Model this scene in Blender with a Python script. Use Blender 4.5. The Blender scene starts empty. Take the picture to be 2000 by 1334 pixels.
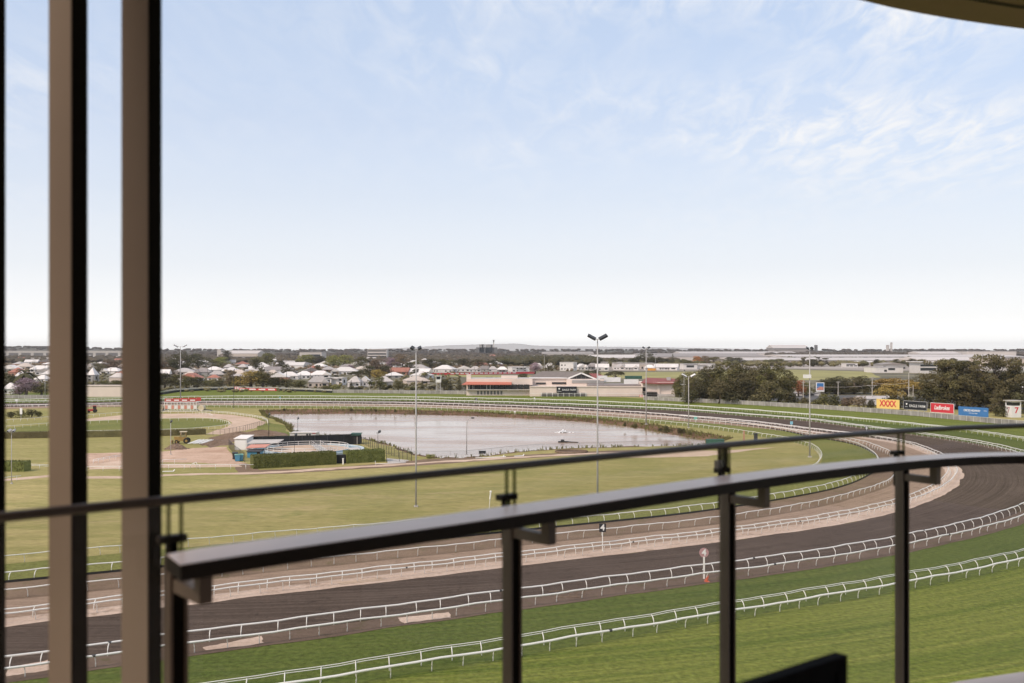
import bpy, math, random
import numpy as np
from mathutils import Vector, Matrix, geometry
random.seed(11); RNG = np.random.default_rng(7)
SC = bpy.context.scene
COL = SC.collection
# ------------------------------------------------------------------ camera, sky, sun, exposure
CAMZ = 28.0; FPX = 35.0 / 36.0 * 2000.0; HOR = 682.0
cam_d = bpy.data.cameras.new('camera'); cam = bpy.data.objects.new('camera', cam_d); COL.objects.link(cam)
cam.location = (0, 0, CAMZ); cam.rotation_euler = (math.radians(90), 0, 0)
cam_d.lens = 35; cam_d.sensor_width = 36; cam_d.shift_y = 15 / 2000.0
cam_d.clip_start = 0.05; cam_d.clip_end = 40000
cam_d.dof.use_dof = True; cam_d.dof.focus_distance = 230; cam_d.dof.aperture_fstop = 3.4
SC.camera = cam
SUN_DIR = Vector((-0.62, -0.55, 0.80)).normalized()      # towards the sun: behind and left of the camera
W = bpy.data.worlds.new('World'); SC.world = W; W.use_nodes = True
def build_world():
    nt = W.node_tree; nt.nodes.clear(); N = nt.nodes.new; L = nt.links.new
    out = N('ShaderNodeOutputWorld'); bg = N('ShaderNodeBackground'); L(bg.outputs[0], out.inputs[0])
    bg.inputs[1].default_value = 0.15
    sky = N('ShaderNodeTexSky'); sky.sky_type = 'NISHITA'; sky.sun_disc = False
    sky.sun_elevation = math.asin(SUN_DIR.z); sky.sun_rotation = math.atan2(SUN_DIR.x, SUN_DIR.y)
    sky.air_density = 1.0; sky.dust_density = 1.6; sky.ozone_density = 1.0
    tc = N('ShaderNodeTexCoord'); sep = N('ShaderNodeSeparateXYZ'); L(tc.outputs['Generated'], sep.inputs[0])
    def math_(op, a, b=None, clamp=False):
        n = N('ShaderNodeMath'); n.operation = op; n.use_clamp = clamp
        for i, v in enumerate((a, b)):
            if v is None: continue
            if isinstance(v, (int, float)): n.inputs[i].default_value = v
            else: L(v, n.inputs[i])
        return n.outputs[0]
    z = math_('MAXIMUM', sep.outputs[2], 0.0)
    # thin high haze: whitest at the horizon on every side
    mr = N('ShaderNodeMapRange'); mr.interpolation_type = 'SMOOTHSTEP'
    L(z, mr.inputs[0]); mr.inputs[1].default_value = 0.0; mr.inputs[2].default_value = 0.35
    mr.inputs[3].default_value = 1.0; mr.inputs[4].default_value = 0.40
    cr = N('ShaderNodeValToRGB'); L(z, cr.inputs[0]); el = cr.color_ramp.elements
    stops = ((0.0,(1.30,1.28,1.25)),(0.03,(1.06,1.06,1.05)),(0.08,(.90,.93,.98)),(0.15,(.83,.88,.985)),(0.22,(.84,.90,1.05)),(0.34,(1.0,1.11,1.32)),(1.0,(1.0,1.11,1.32)))
    while len(el) < len(stops): el.new(0.5)
    for e, (p, c) in zip(el, stops): e.position = p; e.color = (c[0]/1.5, c[1]/1.5, c[2]/1.5, 1)
    vm = N('ShaderNodeVectorMath'); vm.operation = 'SCALE'; L(cr.outputs[0], vm.inputs[0]); vm.inputs['Scale'].default_value = 10.0
    m1 = N('ShaderNodeMixRGB'); L(mr.outputs[0], m1.inputs[0]); L(sky.outputs[0], m1.inputs[1]); L(vm.outputs[0], m1.inputs[2])
    # cirrus on a plane far overhead
    den = math_('ADD', z, 0.10)
    u = math_('DIVIDE', sep.outputs[0], den); v = math_('DIVIDE', sep.outputs[1], den)
    cmb = N('ShaderNodeCombineXYZ'); L(u, cmb.inputs[0]); L(v, cmb.inputs[1])
    mp = N('ShaderNodeMapping'); mp.inputs['Rotation'].default_value = (0, 0, math.radians(-35))
    mp.inputs['Scale'].default_value = (3.0, 1.25, 1); mp.inputs['Location'].default_value = (3.1, 1.7, 0); L(cmb.outputs[0], mp.inputs[0])
    n1 = N('ShaderNodeTexNoise'); n1.inputs['Scale'].default_value = 3.1; n1.inputs['Detail'].default_value = 9
    n1.inputs['Roughness'].default_value = 0.62; n1.inputs['Distortion'].default_value = 0.55; L(mp.outputs[0], n1.inputs['Vector'])
    mp2 = N('ShaderNodeMapping'); mp2.inputs['Location'].default_value = CLOUD_OFF; L(cmb.outputs[0], mp2.inputs[0])
    n2 = N('ShaderNodeTexNoise'); n2.inputs['Scale'].default_value = 0.55; n2.inputs['Detail'].default_value = 2; L(mp2.outputs[0], n2.inputs['Vector'])
    r2 = N('ShaderNodeMapRange'); r2.inputs[1].default_value = 0.42; r2.inputs[2].default_value = 0.66; r2.interpolation_type = 'SMOOTHSTEP'; L(n2.outputs[0], r2.inputs[0])
    r1 = N('ShaderNodeMapRange'); r1.inputs[1].default_value = 0.40; r1.inputs[2].default_value = 0.72; L(n1.outputs[0], r1.inputs[0])
    amt = math_('MULTIPLY', r1.outputs[0], math_('ADD', math_('MULTIPLY', r2.outputs[0], 1.5), 0.12), True)
    cf = N('ShaderNodeMapRange'); cf.interpolation_type = 'SMOOTHSTEP'; L(z, cf.inputs[0]); cf.inputs[1].default_value = 0.08; cf.inputs[2].default_value = 0.23
    amt = math_('MULTIPLY', amt, cf.outputs[0])
    m2 = N('ShaderNodeMixRGB'); L(amt, m2.inputs[0]); L(m1.outputs[0], m2.inputs[1]); m2.inputs[2].default_value = (6.2, 6.25, 6.4, 1)
    L(m2.outputs[0], bg.inputs[0])
CLOUD_OFF = (5.2, 2.6, 0)
build_world()
sun_d = bpy.data.lights.new('sun', 'SUN'); sun = bpy.data.objects.new('sun', sun_d); COL.objects.link(sun)
sun_d.energy = 2.6; sun_d.angle = math.radians(10); sun_d.color = (1.0, 0.84, 0.68)
sun.rotation_euler = SUN_DIR.to_track_quat('Z', 'Y').to_euler()
SC.view_settings.view_transform = 'Standard'; SC.view_settings.look = 'None'
SC.view_settings.exposure = 0.0; SC.view_settings.gamma = 1.0; SC.view_settings.use_curve_mapping = False
SC.render.engine = 'CYCLES'; SC.cycles.use_denoising = True
SC.cycles.max_bounces = 6; SC.cycles.diffuse_bounces = 2; SC.cycles.glossy_bounces = 3; SC.cycles.transparent_max_bounces = 16
SC.cycles.volume_bounces = 0; SC.cycles.use_adaptive_sampling = True

# ------------------------------------------------------------------ measuring helpers (photo pixel -> place on the ground)
def G(x, y, z=0.0):
    Y = (CAMZ - z) * FPX / (y - HOR); return Vector(((x - 1000) * Y / FPX, Y, z))
def A(x, y, Y):
    return Vector(((x - 1000) * Y / FPX, Y, CAMZ - (y - HOR) * Y / FPX))
def DY(yb): return CAMZ * FPX / (yb - HOR)

# ------------------------------------------------------------------ mesh helpers
class MB:
    def __init__(s): s.v = []; s.f = []
    def add(s, vs, fs):
        o = len(s.v); s.v += [tuple(v) for v in vs]; s.f += [tuple(i + o for i in f) for f in fs]; return s
    def box(s, lo, hi, M=None):
        x0, y0, z0 = lo; x1, y1, z1 = hi
        vs = [Vector(p) for p in ((x0,y0,z0),(x1,y0,z0),(x1,y1,z0),(x0,y1,z0),(x0,y0,z1),(x1,y0,z1),(x1,y1,z1),(x0,y1,z1))]
        if M is not None: vs = [M @ v for v in vs]
        return s.add(vs, [(0,3,2,1),(4,5,6,7),(0,1,5,4),(1,2,6,5),(2,3,7,6),(3,0,4,7)])
    def tube(s, pts, r, n=6, cap=True):
        pts = [Vector(p) for p in pts]; rs = r if isinstance(r, (list, tuple)) else [r] * len(pts)
        rings = []
        for i, p in enumerate(pts):
            t = (pts[min(i+1, len(pts)-1)] - pts[max(i-1, 0)])
            t = t.normalized() if t.length > 1e-9 else Vector((0,0,1))
            up = Vector((0,0,1)) if abs(t.z) < 0.95 else Vector((0,1,0))
            a = t.cross(up).normalized(); b = a.cross(t)
            rings.append([p + (a * math.cos(2*math.pi*k/n) + b * math.sin(2*math.pi*k/n)) * rs[i] for k in range(n)])
        vs = [v for ring in rings for v in ring]; fs = []
        for i in range(len(rings)-1):
            for k in range(n):
                k2 = (k+1) % n; fs.append((i*n+k, i*n+k2, (i+1)*n+k2, (i+1)*n+k))
        if cap: fs.append(tuple(range(n-1, -1, -1))); fs.append(tuple((len(rings)-1)*n + k for k in range(n)))
        return s.add(vs, fs)
    def bar(s, p, q, w, h=None):                 # rectangular bar from p to q
        p = Vector(p); q = Vector(q); h = h or w; t = (q - p).normalized()
        up = Vector((0,0,1)) if abs(t.z) < 0.95 else Vector((0,1,0))
        a = t.cross(up).normalized() * w/2; b = a.normalized().cross(t) * h/2
        vs = [p-a-b, p+a-b, p+a+b, p-a+b, q-a-b, q+a-b, q+a+b, q-a+b]
        return s.add(vs, [(0,1,2,3),(7,6,5,4),(0,4,5,1),(1,5,6,2),(2,6,7,3),(3,7,4,0)])
    def quad(s, a, b, c, d): return s.add([a,b,c,d], [(0,1,2,3)])
    def disc(s, c, r, ry=None, n=20, z=0): 
        ry = ry or r
        return s.add([Vector(c)+Vector((r*math.cos(2*math.pi*k/n), ry*math.sin(2*math.pi*k/n), 0)) for k in range(n)], [tuple(range(n))])
    def dome(s, c, r, n=10, m=4, jit=0.0):
        c = Vector(c); vs = []; fs = []
        for j in range(m):
            a = j / m * math.pi/2
            for k in range(n):
                q = 1 + random.uniform(-jit, jit)
                vs.append(c + Vector((r[0]*math.cos(a)*math.cos(2*math.pi*k/n)*q, r[1]*math.cos(a)*math.sin(2*math.pi*k/n)*q, r[2]*math.sin(a)*q)))
        vs.append(c + Vector((0,0,r[2])))
        for j in range(m-1):
            for k in range(n): fs.append((j*n+k, j*n+(k+1)%n, (j+1)*n+(k+1)%n, (j+1)*n+k))
        for k in range(n): fs.append(((m-1)*n+k, (m-1)*n+(k+1)%n, m*n))
        return s.add(vs, fs)
    def mesh(s, name, mat, smooth=False):
        me = bpy.data.meshes.new(name); me.from_pydata(s.v, [], s.f); me.update()
        if mat: me.materials.append(M_(mat))
        if smooth: me.polygons.foreach_set('use_smooth', [True]*len(me.polygons))
        return me
def link(name, me, parent=None, loc=None, rz=None):
    o = bpy.data.objects.new(name, me); COL.objects.link(o)
    if parent: o.parent = parent
    if loc is not None: o.location = loc
    if rz is not None: o.rotation_euler = (0, 0, rz)
    return o
def tag(o, label=None, cat=None, group=None, kind=None):
    if label: o['label'] = label
    if cat: o['category'] = cat
    if group: o['group'] = group
    if kind: o['kind'] = kind
    return o
def thing(name, label, cat, loc=(0,0,0), rz=0.0, group=None):
    return tag(link(name, None, None, loc, rz), label, cat, group)
def part(name, mb, mat, parent, smooth=False): return link(name, mb.mesh(name, mat, smooth), parent)
def struct(name, mb, mat, smooth=False): return tag(link(name, mb.mesh(name, mat, smooth)), kind='structure')
def setmat(o, mat):
    o.material_slots[0].link = 'OBJECT'; o.material_slots[0].material = M_(mat)
ORD = 'first second third fourth fifth sixth seventh eighth ninth tenth eleventh twelfth thirteenth fourteenth fifteenth sixteenth seventeenth eighteenth nineteenth'.split()
TENS = {2:'twenty',3:'thirty',4:'forty',5:'fifty',6:'sixty',7:'seventy',8:'eighty',9:'ninety'}
def nth(i):          # 0-based
    n = i + 1
    if n < 20: return ORD[n-1]
    if n % 10 == 0: return TENS[n//10][:-1] + 'ieth'
    return TENS[n//10] + '-' + ORD[n%10-1]

# ------------------------------------------------------------------ materials
MATS = {}
def M_(name): return MATS[name]
class NT:
    def __init__(s, name):
        s.m = bpy.data.materials.new(name); s.m.use_nodes = True; s.nt = s.m.node_tree; s.nt.nodes.clear(); MATS[name] = s.m
        s.out = s.n('ShaderNodeOutputMaterial'); s.b = s.n('ShaderNodeBsdfPrincipled'); s.l(s.b.outputs[0], s.out.inputs[0])
    def n(s, t): return s.nt.nodes.new(t)
    def l(s, a, b): s.nt.links.new(a, b)
    def val(s, inp, v):
        if isinstance(v, (int, float, tuple)): inp.default_value = v
        else: s.l(v, inp)
    def math(s, op, a, b=0.0, clamp=False):
        n = s.n('ShaderNodeMath'); n.operation = op; n.use_clamp = clamp; s.val(n.inputs[0], a); s.val(n.inputs[1], b); return n.outputs[0]
    def pos(s):
        g = s.n('ShaderNodeNewGeometry'); return g.outputs['Position']
    def noise(s, vec, scale, detail=3, rough=0.55, dist=0.0):
        n = s.n('ShaderNodeTexNoise'); n.inputs['Scale'].default_value = scale; n.inputs['Detail'].default_value = detail
        n.inputs['Roughness'].default_value = rough; n.inputs['Distortion'].default_value = dist
        if vec is not None: s.l(vec, n.inputs['Vector'])
        return n.outputs[0]
    def map(s, v, a, b, c=0.0, d=1.0):
        n = s.n('ShaderNodeMapRange'); s.val(n.inputs[0], v); n.inputs[1].default_value = a; n.inputs[2].default_value = b
        n.inputs[3].default_value = c; n.inputs[4].default_value = d; return n.outputs[0]
    def mix(s, f, a, b, mode='MIX'):
        n = s.n('ShaderNodeMixRGB'); n.blend_type = mode; s.val(n.inputs[0], f)
        for i, c in ((1, a), (2, b)):
            if isinstance(c, tuple): n.inputs[i].default_value = (c[0], c[1], c[2], 1)
            else: s.l(c, n.inputs[i])
        return n.outputs[0]
    def scale(s, vec, sc):
        n = s.n('ShaderNodeMapping'); n.inputs['Scale'].default_value = sc; s.l(vec, n.inputs[0]); return n.outputs[0]
    def bump(s, h, strength=0.3, dist=0.05):
        n = s.n('ShaderNodeBump'); n.inputs['Strength'].default_value = strength; n.inputs['Distance'].default_value = dist
        s.l(h, n.inputs['Height']); s.l(n.outputs[0], s.b.inputs['Normal'])
    def fin(s, col, rough=0.8, spec=0.3, metal=0.0):
        if isinstance(col, tuple): s.b.inputs['Base Color'].default_value = (col[0], col[1], col[2], 1)
        else: s.l(col, s.b.inputs['Base Color'])
        s.b.inputs['Roughness'].default_value = rough; s.b.inputs['Specular IOR Level'].default_value = spec; s.b.inputs['Metallic'].default_value = metal
        return s.m
def plain(name, c, rough=0.7, var=0.15, scale=2.0, spec=0.3, metal=0.0, objvar=0.0, coord='pos'):
    t = NT(name)
    if coord == 'pos': v = t.pos()
    else:
        tc = t.n('ShaderNodeTexCoord'); v = tc.outputs['Object']
    n = t.noise(v, scale, 4, 0.6)
    f = t.map(n, 0.3, 0.7)
    lo = tuple(x*(1-var) for x in c); hi = tuple(min(1, x*(1+var)) for x in c)
    col = t.mix(f, lo, hi)
    if objvar:
        oi = t.n('ShaderNodeObjectInfo'); k = t.map(oi.outputs['Random'], 0, 1, 1-objvar, 1+objvar)
        hs = t.n('ShaderNodeHueSaturation'); t.l(col, hs.inputs['Color']); t.l(k, hs.inputs['Value']); col = hs.outputs[0]
    t.fin(col, rough, spec, metal); return t
BC = (-48.0, 290.0)                      # middle of the bend
def polar(t):
    p = t.pos(); sp = t.n('ShaderNodeSeparateXYZ'); t.l(p, sp.inputs[0])
    dx = t.math('SUBTRACT', sp.outputs[0], BC[0]); dy = t.math('SUBTRACT', sp.outputs[1], BC[1])
    r = t.math('SQRT', t.math('ADD', t.math('MULTIPLY', dx, dx), t.math('MULTIPLY', dy, dy)))
    th = t.math('MULTIPLY', t.math('ARCTAN2', dy, dx), 150.0)
    c = t.n('ShaderNodeCombineXYZ'); t.l(r, c.inputs[0]); t.l(th, c.inputs[1]); return p, c.outputs[0]
def grass(name, c1, c2, c3, stripe=0.5, patch=0.03):
    t = NT(name); p, pc = polar(t)
    big = t.map(t.noise(p, patch, 4, 0.6), 0.32, 0.68)
    fine = t.map(t.noise(p, 1.6, 5, 0.7), 0.25, 0.75)
    st = t.map(t.noise(t.scale(pc, (0.8, 0.008, 1)), 1.0, 7, 0.78), 0.36, 0.64)
    col = t.mix(big, c1, c2)
    col = t.mix(t.math('MULTIPLY', st, stripe), col, c3)
    spk = t.map(t.noise(t.scale(p, (1, 0.6, 1)), 0.45, 6, 0.75), 0.58, 0.72); dk = t.math('MULTIPLY', t.map(fine, 0, 1, 0.45, 1.5), t.map(spk, 0, 1, 1.0, 0.72))
    hs = t.n('ShaderNodeHueSaturation'); t.l(col, hs.inputs['Color']); t.l(dk, hs.inputs['Value'])
    t.fin(hs.outputs[0], 0.95, 0.08); t.bump(fine, 0.6, 0.06)
def dirt(name, c1, c2, stripe=0.6, sc=0.8, rough=0.95, fine_amt=0.18, spot=None):
    t = NT(name); p, pc = polar(t)
    big = t.map(t.noise(p, 0.09, 6, 0.7, 0.4), 0.33, 0.67)
    st = t.map(t.noise(t.scale(pc, (sc, 0.010, 1)), 1.6, 7, 0.78), 0.33, 0.67)
    f = t.math('ADD', t.math('MULTIPLY', st, stripe), t.math('MULTIPLY', big, 1-stripe))
    col = t.mix(f, c1, c2)
    if spot:
        sp = t.map(t.noise(p, 0.35, 6, 0.75), 0.55, 0.66); col = t.mix(t.math('MULTIPLY', sp, 0.7), col, spot)
    fine = t.noise(p, 2.2, 6, 0.8)
    dk = t.map(fine, 0.25, 0.75, 1-fine_amt, 1+fine_amt)
    hs = t.n('ShaderNodeHueSaturation'); t.l(col, hs.inputs['Color']); t.l(dk, hs.inputs['Value'])
    t.fin(hs.outputs[0], rough, 0.05); t.bump(fine, 0.6, 0.08)
grass('turf', (.076,.114,.016), (.115,.148,.022), (.225,.232,.050), 0.9, 0.05)
grass('turf_strip', (.066,.096,.019), (.090,.120,.025), (.145,.160,.040), 0.65, 0.06)
grass('turf_inner', (.125,.150,.036), (.20,.195,.058), (.26,.24,.08), 0.4, 0.05)
def infield_mat():
    t = NT('infield'); p = t.pos()
    a = t.map(t.noise(p, 0.018, 6, 0.65, 0.6), 0.36, 0.64); b = t.map(t.noise(t.scale(p, (0.25, 1.0, 1)), 0.22, 6, 0.72), 0.34, 0.66)
    col = t.mix(a, (.290,.262,.095), (.46,.365,.165)); col = t.mix(t.math('MULTIPLY', b, 0.7), col, (.235,.225,.072))
    c = t.map(t.noise(t.scale(p, (0.5, 1.0, 1)), 0.07, 7, 0.75, 0.5), 0.57, 0.68); col = t.mix(t.math('MULTIPLY', c, 0.6), col, (.46,.345,.19))
    g2 = t.map(t.noise(p, 0.035, 5, 0.7, 1.0), 0.58, 0.70); col = t.mix(t.math('MULTIPLY', g2, 0.55), col, (.20,.215,.062))
    fine = t.noise(t.scale(p, (0.5, 1, 1)), 0.9, 7, 0.8); dk = t.map(fine, 0.25, 0.75, 0.62, 1.32)
    hs = t.n('ShaderNodeHueSaturation'); t.l(col, hs.inputs['Color']); t.l(dk, hs.inputs['Value'])
    t.fin(hs.outputs[0], 0.95, 0.05); t.bump(fine, 0.6, 0.08)
infield_mat()
dirt('dark_track', (.044,.031,.024), (.150,.110,.087), 0.8, 1.1, fine_amt=.38, spot=(.052,.038,.030))
dirt('sand_track', (.22,.15,.105), (.43,.31,.228), 0.7, 0.8, fine_amt=.25, spot=(.17,.115,.078))
dirt('pale_sand', (.46,.33,.25), (.70,.545,.445), 0.45, 0.9, fine_amt=.25, spot=(.30,.205,.145))
dirt('verge', (.115,.080,.060), (.20,.142,.108), 0.35, 0.6, fine_amt=.25, spot=(.10,.09,.04))
dirt('earth', (.16,.108,.074), (.27,.19,.132), 0.3, 0.7, fine_amt=.25, spot=(.135,.12,.052))
dirt('path_sand', (.48,.345,.245), (.66,.50,.385), 0.1, 0.6, fine_amt=.22, spot=(.38,.27,.19))
dirt('pink_dirt', (.44,.285,.195), (.64,.46,.345), 0.1, 0.6, fine_amt=.22, spot=(.33,.215,.145))
dirt('bank_soil', (.070,.046,.028), (.235,.135,.085), 0.1, 0.6, fine_amt=.4, spot=(.085,.088,.030))
dirt('mulch', (.13,.088,.062), (.26,.185,.135), 0.1, 0.6, fine_amt=.35, spot=(.10,.07,.05))
plain('suburb_ground', (.16,.14,.085), 0.95, 0.5, 0.012)
plain('doomben_grass', (.30,.27,.10), 0.95, 0.25, 0.02)
plain('asphalt', (.11,.105,.10), 0.9, 0.2, 0.3)
plain('white_rail', (.84,.81,.76), 0.35, 0.05, 0.8, 0.5)
plain('white_paint', (.76,.74,.71), 0.6, 0.08, 0.5)
plain('black_board', (.025,.025,.026), 0.7, 0.2, 0.5)
plain('pole_grey', (.42,.40,.385), 0.5, 0.1, 0.5, 0.4, 0.0)
plain('pole_dark', (.05,.05,.052), 0.5, 0.1, 0.5)
plain('lamp_dark', (.035,.033,.03), 0.4, 0.1, 1)
plain('fence_grey', (.30,.28,.255), 0.8, 0.3, 0.25)
plain('concrete', (.50,.46,.42), 0.85, 0.15, 0.3)
plain('beige_wall', (.60,.50,.42), 0.8, 0.06, 0.15)
plain('cream_wall', (.74,.62,.54), 0.8, 0.06, 0.15)
plain('glass_dark', (.03,.032,.035), 0.12, 0.2, 0.3, 0.5)
plain('roof_white', (.74,.685,.64), 0.6, 0.08, 0.4, objvar=0.12)
plain('roof_grey', (.47,.425,.395), 0.6, 0.10, 0.4, objvar=0.18)
plain('roof_dark', (.27,.235,.22), 0.6, 0.15, 0.4, objvar=0.2)
plain('roof_red', (.36,.155,.11), 0.7, 0.12, 0.4, objvar=0.15)
plain('roof_brown', (.185,.155,.135), 0.7, 0.12, 0.4)
plain('roof_maroon', (.26,.075,.06), 0.6, 0.12, 0.6)
plain('awning_red', (.50,.155,.10), 0.6, 0.08, 0.4)
plain('wall_white', (.68,.64,.61), 0.8, 0.06, 0.3, objvar=0.1)
plain('wall_cream', (.58,.49,.42), 0.8, 0.06, 0.3, objvar=0.1)
plain('wall_brick', (.42,.22,.155), 0.8, 0.12, 0.5, objvar=0.1)
plain('wall_grey', (.34,.32,.30), 0.8, 0.08, 0.3, objvar=0.1)
plain('ware_white', (.58,.52,.475), 0.6, 0.05, 0.02, objvar=0.1)
plain('ware_grey', (.33,.285,.255), 0.6, 0.08, 0.02, objvar=0.1)
plain('ware_dark', (.16,.15,.145), 0.7, 0.1, 0.05)
plain('bark', (.11,.085,.065), 0.9, 0.3, 3)
plain('bark_pale', (.30,.25,.21), 0.9, 0.3, 3)
plain('red_paint', (.44,.06,.055), 0.5, 0.06, 0.5)
plain('sign_red', (.62,.045,.06), 0.5, 0.03, 0.3)
plain('sign_yellow', (.86,.60,.19), 0.5, 0.03, 0.3)
plain('sign_black', (.022,.022,.026), 0.5, 0.1, 0.3)
plain('sign_blue', (.055,.18,.42), 0.5, 0.04, 0.3)
plain('sign_cyan', (.25,.52,.62), 0.5, 0.05, 0.3)
plain('sign_pink', (.46,.26,.26), 0.5, 0.08, 1.5)
plain('sign_white', (.82,.80,.78), 0.5, 0.03, 0.3)
plain('orange', (.80,.16,.07), 0.5, 0.05, 1)
plain('safety_orange', (.75,.33,.06), 0.6, 0.08, 0.5)
plain('machine_yellow', (.33,.215,.07), 0.5, 0.2, 2)
plain('rubber', (.03,.028,.026), 0.8, 0.2, 3)
plain('blue_paint', (.09,.28,.42), 0.5, 0.1, 1)
plain('teal_paint', (.22,.48,.42), 0.5, 0.1, 1)
plain('pool_blue', (.20,.30,.34), 0.25, 0.15, 0.3, 0.5)
plain('pool_rim', (.50,.55,.57), 0.7, 0.1, 0.5)
plain('salmon', (.60,.27,.20), 0.7, 0.08, 0.6)
plain('shade_cloth', (.022,.023,.024), 0.85, 0.35, 0.4)
plain('green_canopy', (.045,.11,.08), 0.7, 0.2, 0.4)
plain('foam', (.85,.85,.84), 0.6, 0.05, 2)
plain('padding', (.62,.53,.38), 0.7, 0.12, 1)
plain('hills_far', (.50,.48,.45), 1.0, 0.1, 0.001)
plain('bush_ground', (.10,.085,.06), 1.0, 0.2, 0.004)
plain('yard_tan', (.34,.29,.245), 0.95, 0.2, 0.01)
plain('fin_bronze', (.27,.20,.15), 0.42, 0.10, 1.2, 0.4)
plain('fin_shade_black', (.012,.010,.008), 1.0, 0.1, 3, 0.0)  # shade of the fins' right faces as colour; also the black post cores
plain('rail_dark', (.026,.020,.016), 0.6, 0.1, 3, 0.12)
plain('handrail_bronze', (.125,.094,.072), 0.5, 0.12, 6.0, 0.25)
plain('handrail_sheen', (.80,.605,.51), 0.30, 0.06, 9.0, 0.5)  # sky reflection on the handrail top, put into the base colour
plain('rail_gloss', (.045,.032,.025), 0.32, 0.1, 6.0, 0.5)
plain('soffit', (.25,.165,.11), 0.8, 0.05, 1.5)
plain('groove', (.05,.035,.025), 0.9, 0.05, 1.5)
plain('floor_tile', (.78,.61,.50), 0.55, 0.06, 3)
plain('chair_black', (.006,.006,.006), 0.8, 0.2, 20, 0.05)
def leafmat(name, c1, c2, c3):
    t = NT(name); tc = t.n('ShaderNodeTexCoord'); v = tc.outputs['Object']; oi = t.n('ShaderNodeObjectInfo')
    a = t.map(t.noise(v, 0.55, 3, 0.6), 0.33, 0.67); b = t.map(t.noise(v, 3.5, 2, 0.5), 0.3, 0.7)
    col = t.mix(a, c1, c2); col = t.mix(t.math('MULTIPLY', b, 0.55), col, c3)
    hs = t.n('ShaderNodeHueSaturation'); t.l(col, hs.inputs['Color']); t.l(t.map(oi.outputs['Random'], 0, 1, 0.8, 1.2), hs.inputs['Value'])
    t.l(t.map(oi.outputs['Random'], 0, 1, 0.49, 0.51), hs.inputs['Hue'])
    t.fin(hs.outputs[0], 0.7, 0.15)
leafmat('leaf_green', (.085,.080,.027), (.135,.122,.044), (.21,.185,.068))
leafmat('leaf_dark', (.050,.047,.020), (.082,.074,.032), (.125,.108,.048))
leafmat('leaf_light', (0.185,0.195,0.050), (0.270,0.260,0.075), (0.355,0.325,0.106))
leafmat('leaf_yellow', (0.270,0.202,0.056), (0.398,0.280,0.075), (0.483,0.338,0.106))
leafmat('leaf_brown', (0.149,0.111,0.069), (0.213,0.156,0.094), (0.284,0.202,0.125))
leafmat('leaf_purple', (0.241,0.169,0.200), (0.341,0.240,0.275), (0.398,0.286,0.300))
leafmat('leaf_rust', (0.312,0.117,0.050), (0.426,0.169,0.069), (0.469,0.221,0.088))
leafmat('leaf_gum', (.088,.076,.033), (.150,.126,.056), (.225,.188,.092))
leafmat('leaf_bush', (.060,.046,.030), (.090,.068,.044), (.115,.088,.056))
leafmat('leaf_hedge', (0.078,0.094,0.027), (0.128,0.143,0.043), (0.227,0.221,0.069))
def glass_mat(name, tint, refl=0.06):
    t = NT(name); tr = t.n('ShaderNodeBsdfTransparent'); tr.inputs[0].default_value = (*tint, 1)
    gl = t.n('ShaderNodeBsdfGlossy'); gl.inputs['Roughness'].default_value = 0.02
    fr = t.n('ShaderNodeFresnel'); fr.inputs[0].default_value = 1.45
    mx = t.n('ShaderNodeMixShader'); t.l(t.math('MULTIPLY', fr.outputs[0], refl), mx.inputs[0])
    t.l(tr.outputs[0], mx.inputs[1]); t.l(gl.outputs[0], mx.inputs[2])
    df = t.n('ShaderNodeBsdfDiffuse'); df.inputs[0].default_value = (.8,.72,.64,1); m2 = t.n('ShaderNodeMixShader'); t.l(t.map(t.noise(t.pos(), 2.2, 5, 0.7), 0.3, 0.7, 0.008, 0.05), m2.inputs[0]); t.l(mx.outputs[0], m2.inputs[1]); t.l(df.outputs[0], m2.inputs[2]); t.l(m2.outputs[0], t.out.inputs[0])
glass_mat('balcony_glass', (.93,.93,.91), 0.9)
glass_mat('glass_edge', (.55,.56,.50), 0.5)
def mesh_wire(name, c, op):
    t = NT(name); tr = t.n('ShaderNodeBsdfTransparent'); t.fin(c, 0.6)
    mx = t.n('ShaderNodeMixShader'); mx.inputs[0].default_value = op; t.l(tr.outputs[0], mx.inputs[1]); t.l(t.b.outputs[0], mx.inputs[2]); t.l(mx.outputs[0], t.out.inputs[0])
mesh_wire('wire_mesh', (.05,.05,.05), 0.06)
mesh_wire('wire_pale', (.4,.38,.36), 0.35)
def water_mat():
    t = NT('water'); p = t.pos()
    t.fin((.40,.275,.19), 0.13, 0.36)
    n = t.noise(t.scale(p, (0.5, 1.0, 1)), 0.7, 6, 0.65); t.bump(n, 0.30, 0.10); t.l(t.map(t.noise(t.scale(p, (0.4, 1, 1)), 0.05, 4, 0.6), 0.35, 0.65, 0.06, 0.30), t.b.inputs['Roughness'])
water_mat()
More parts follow.
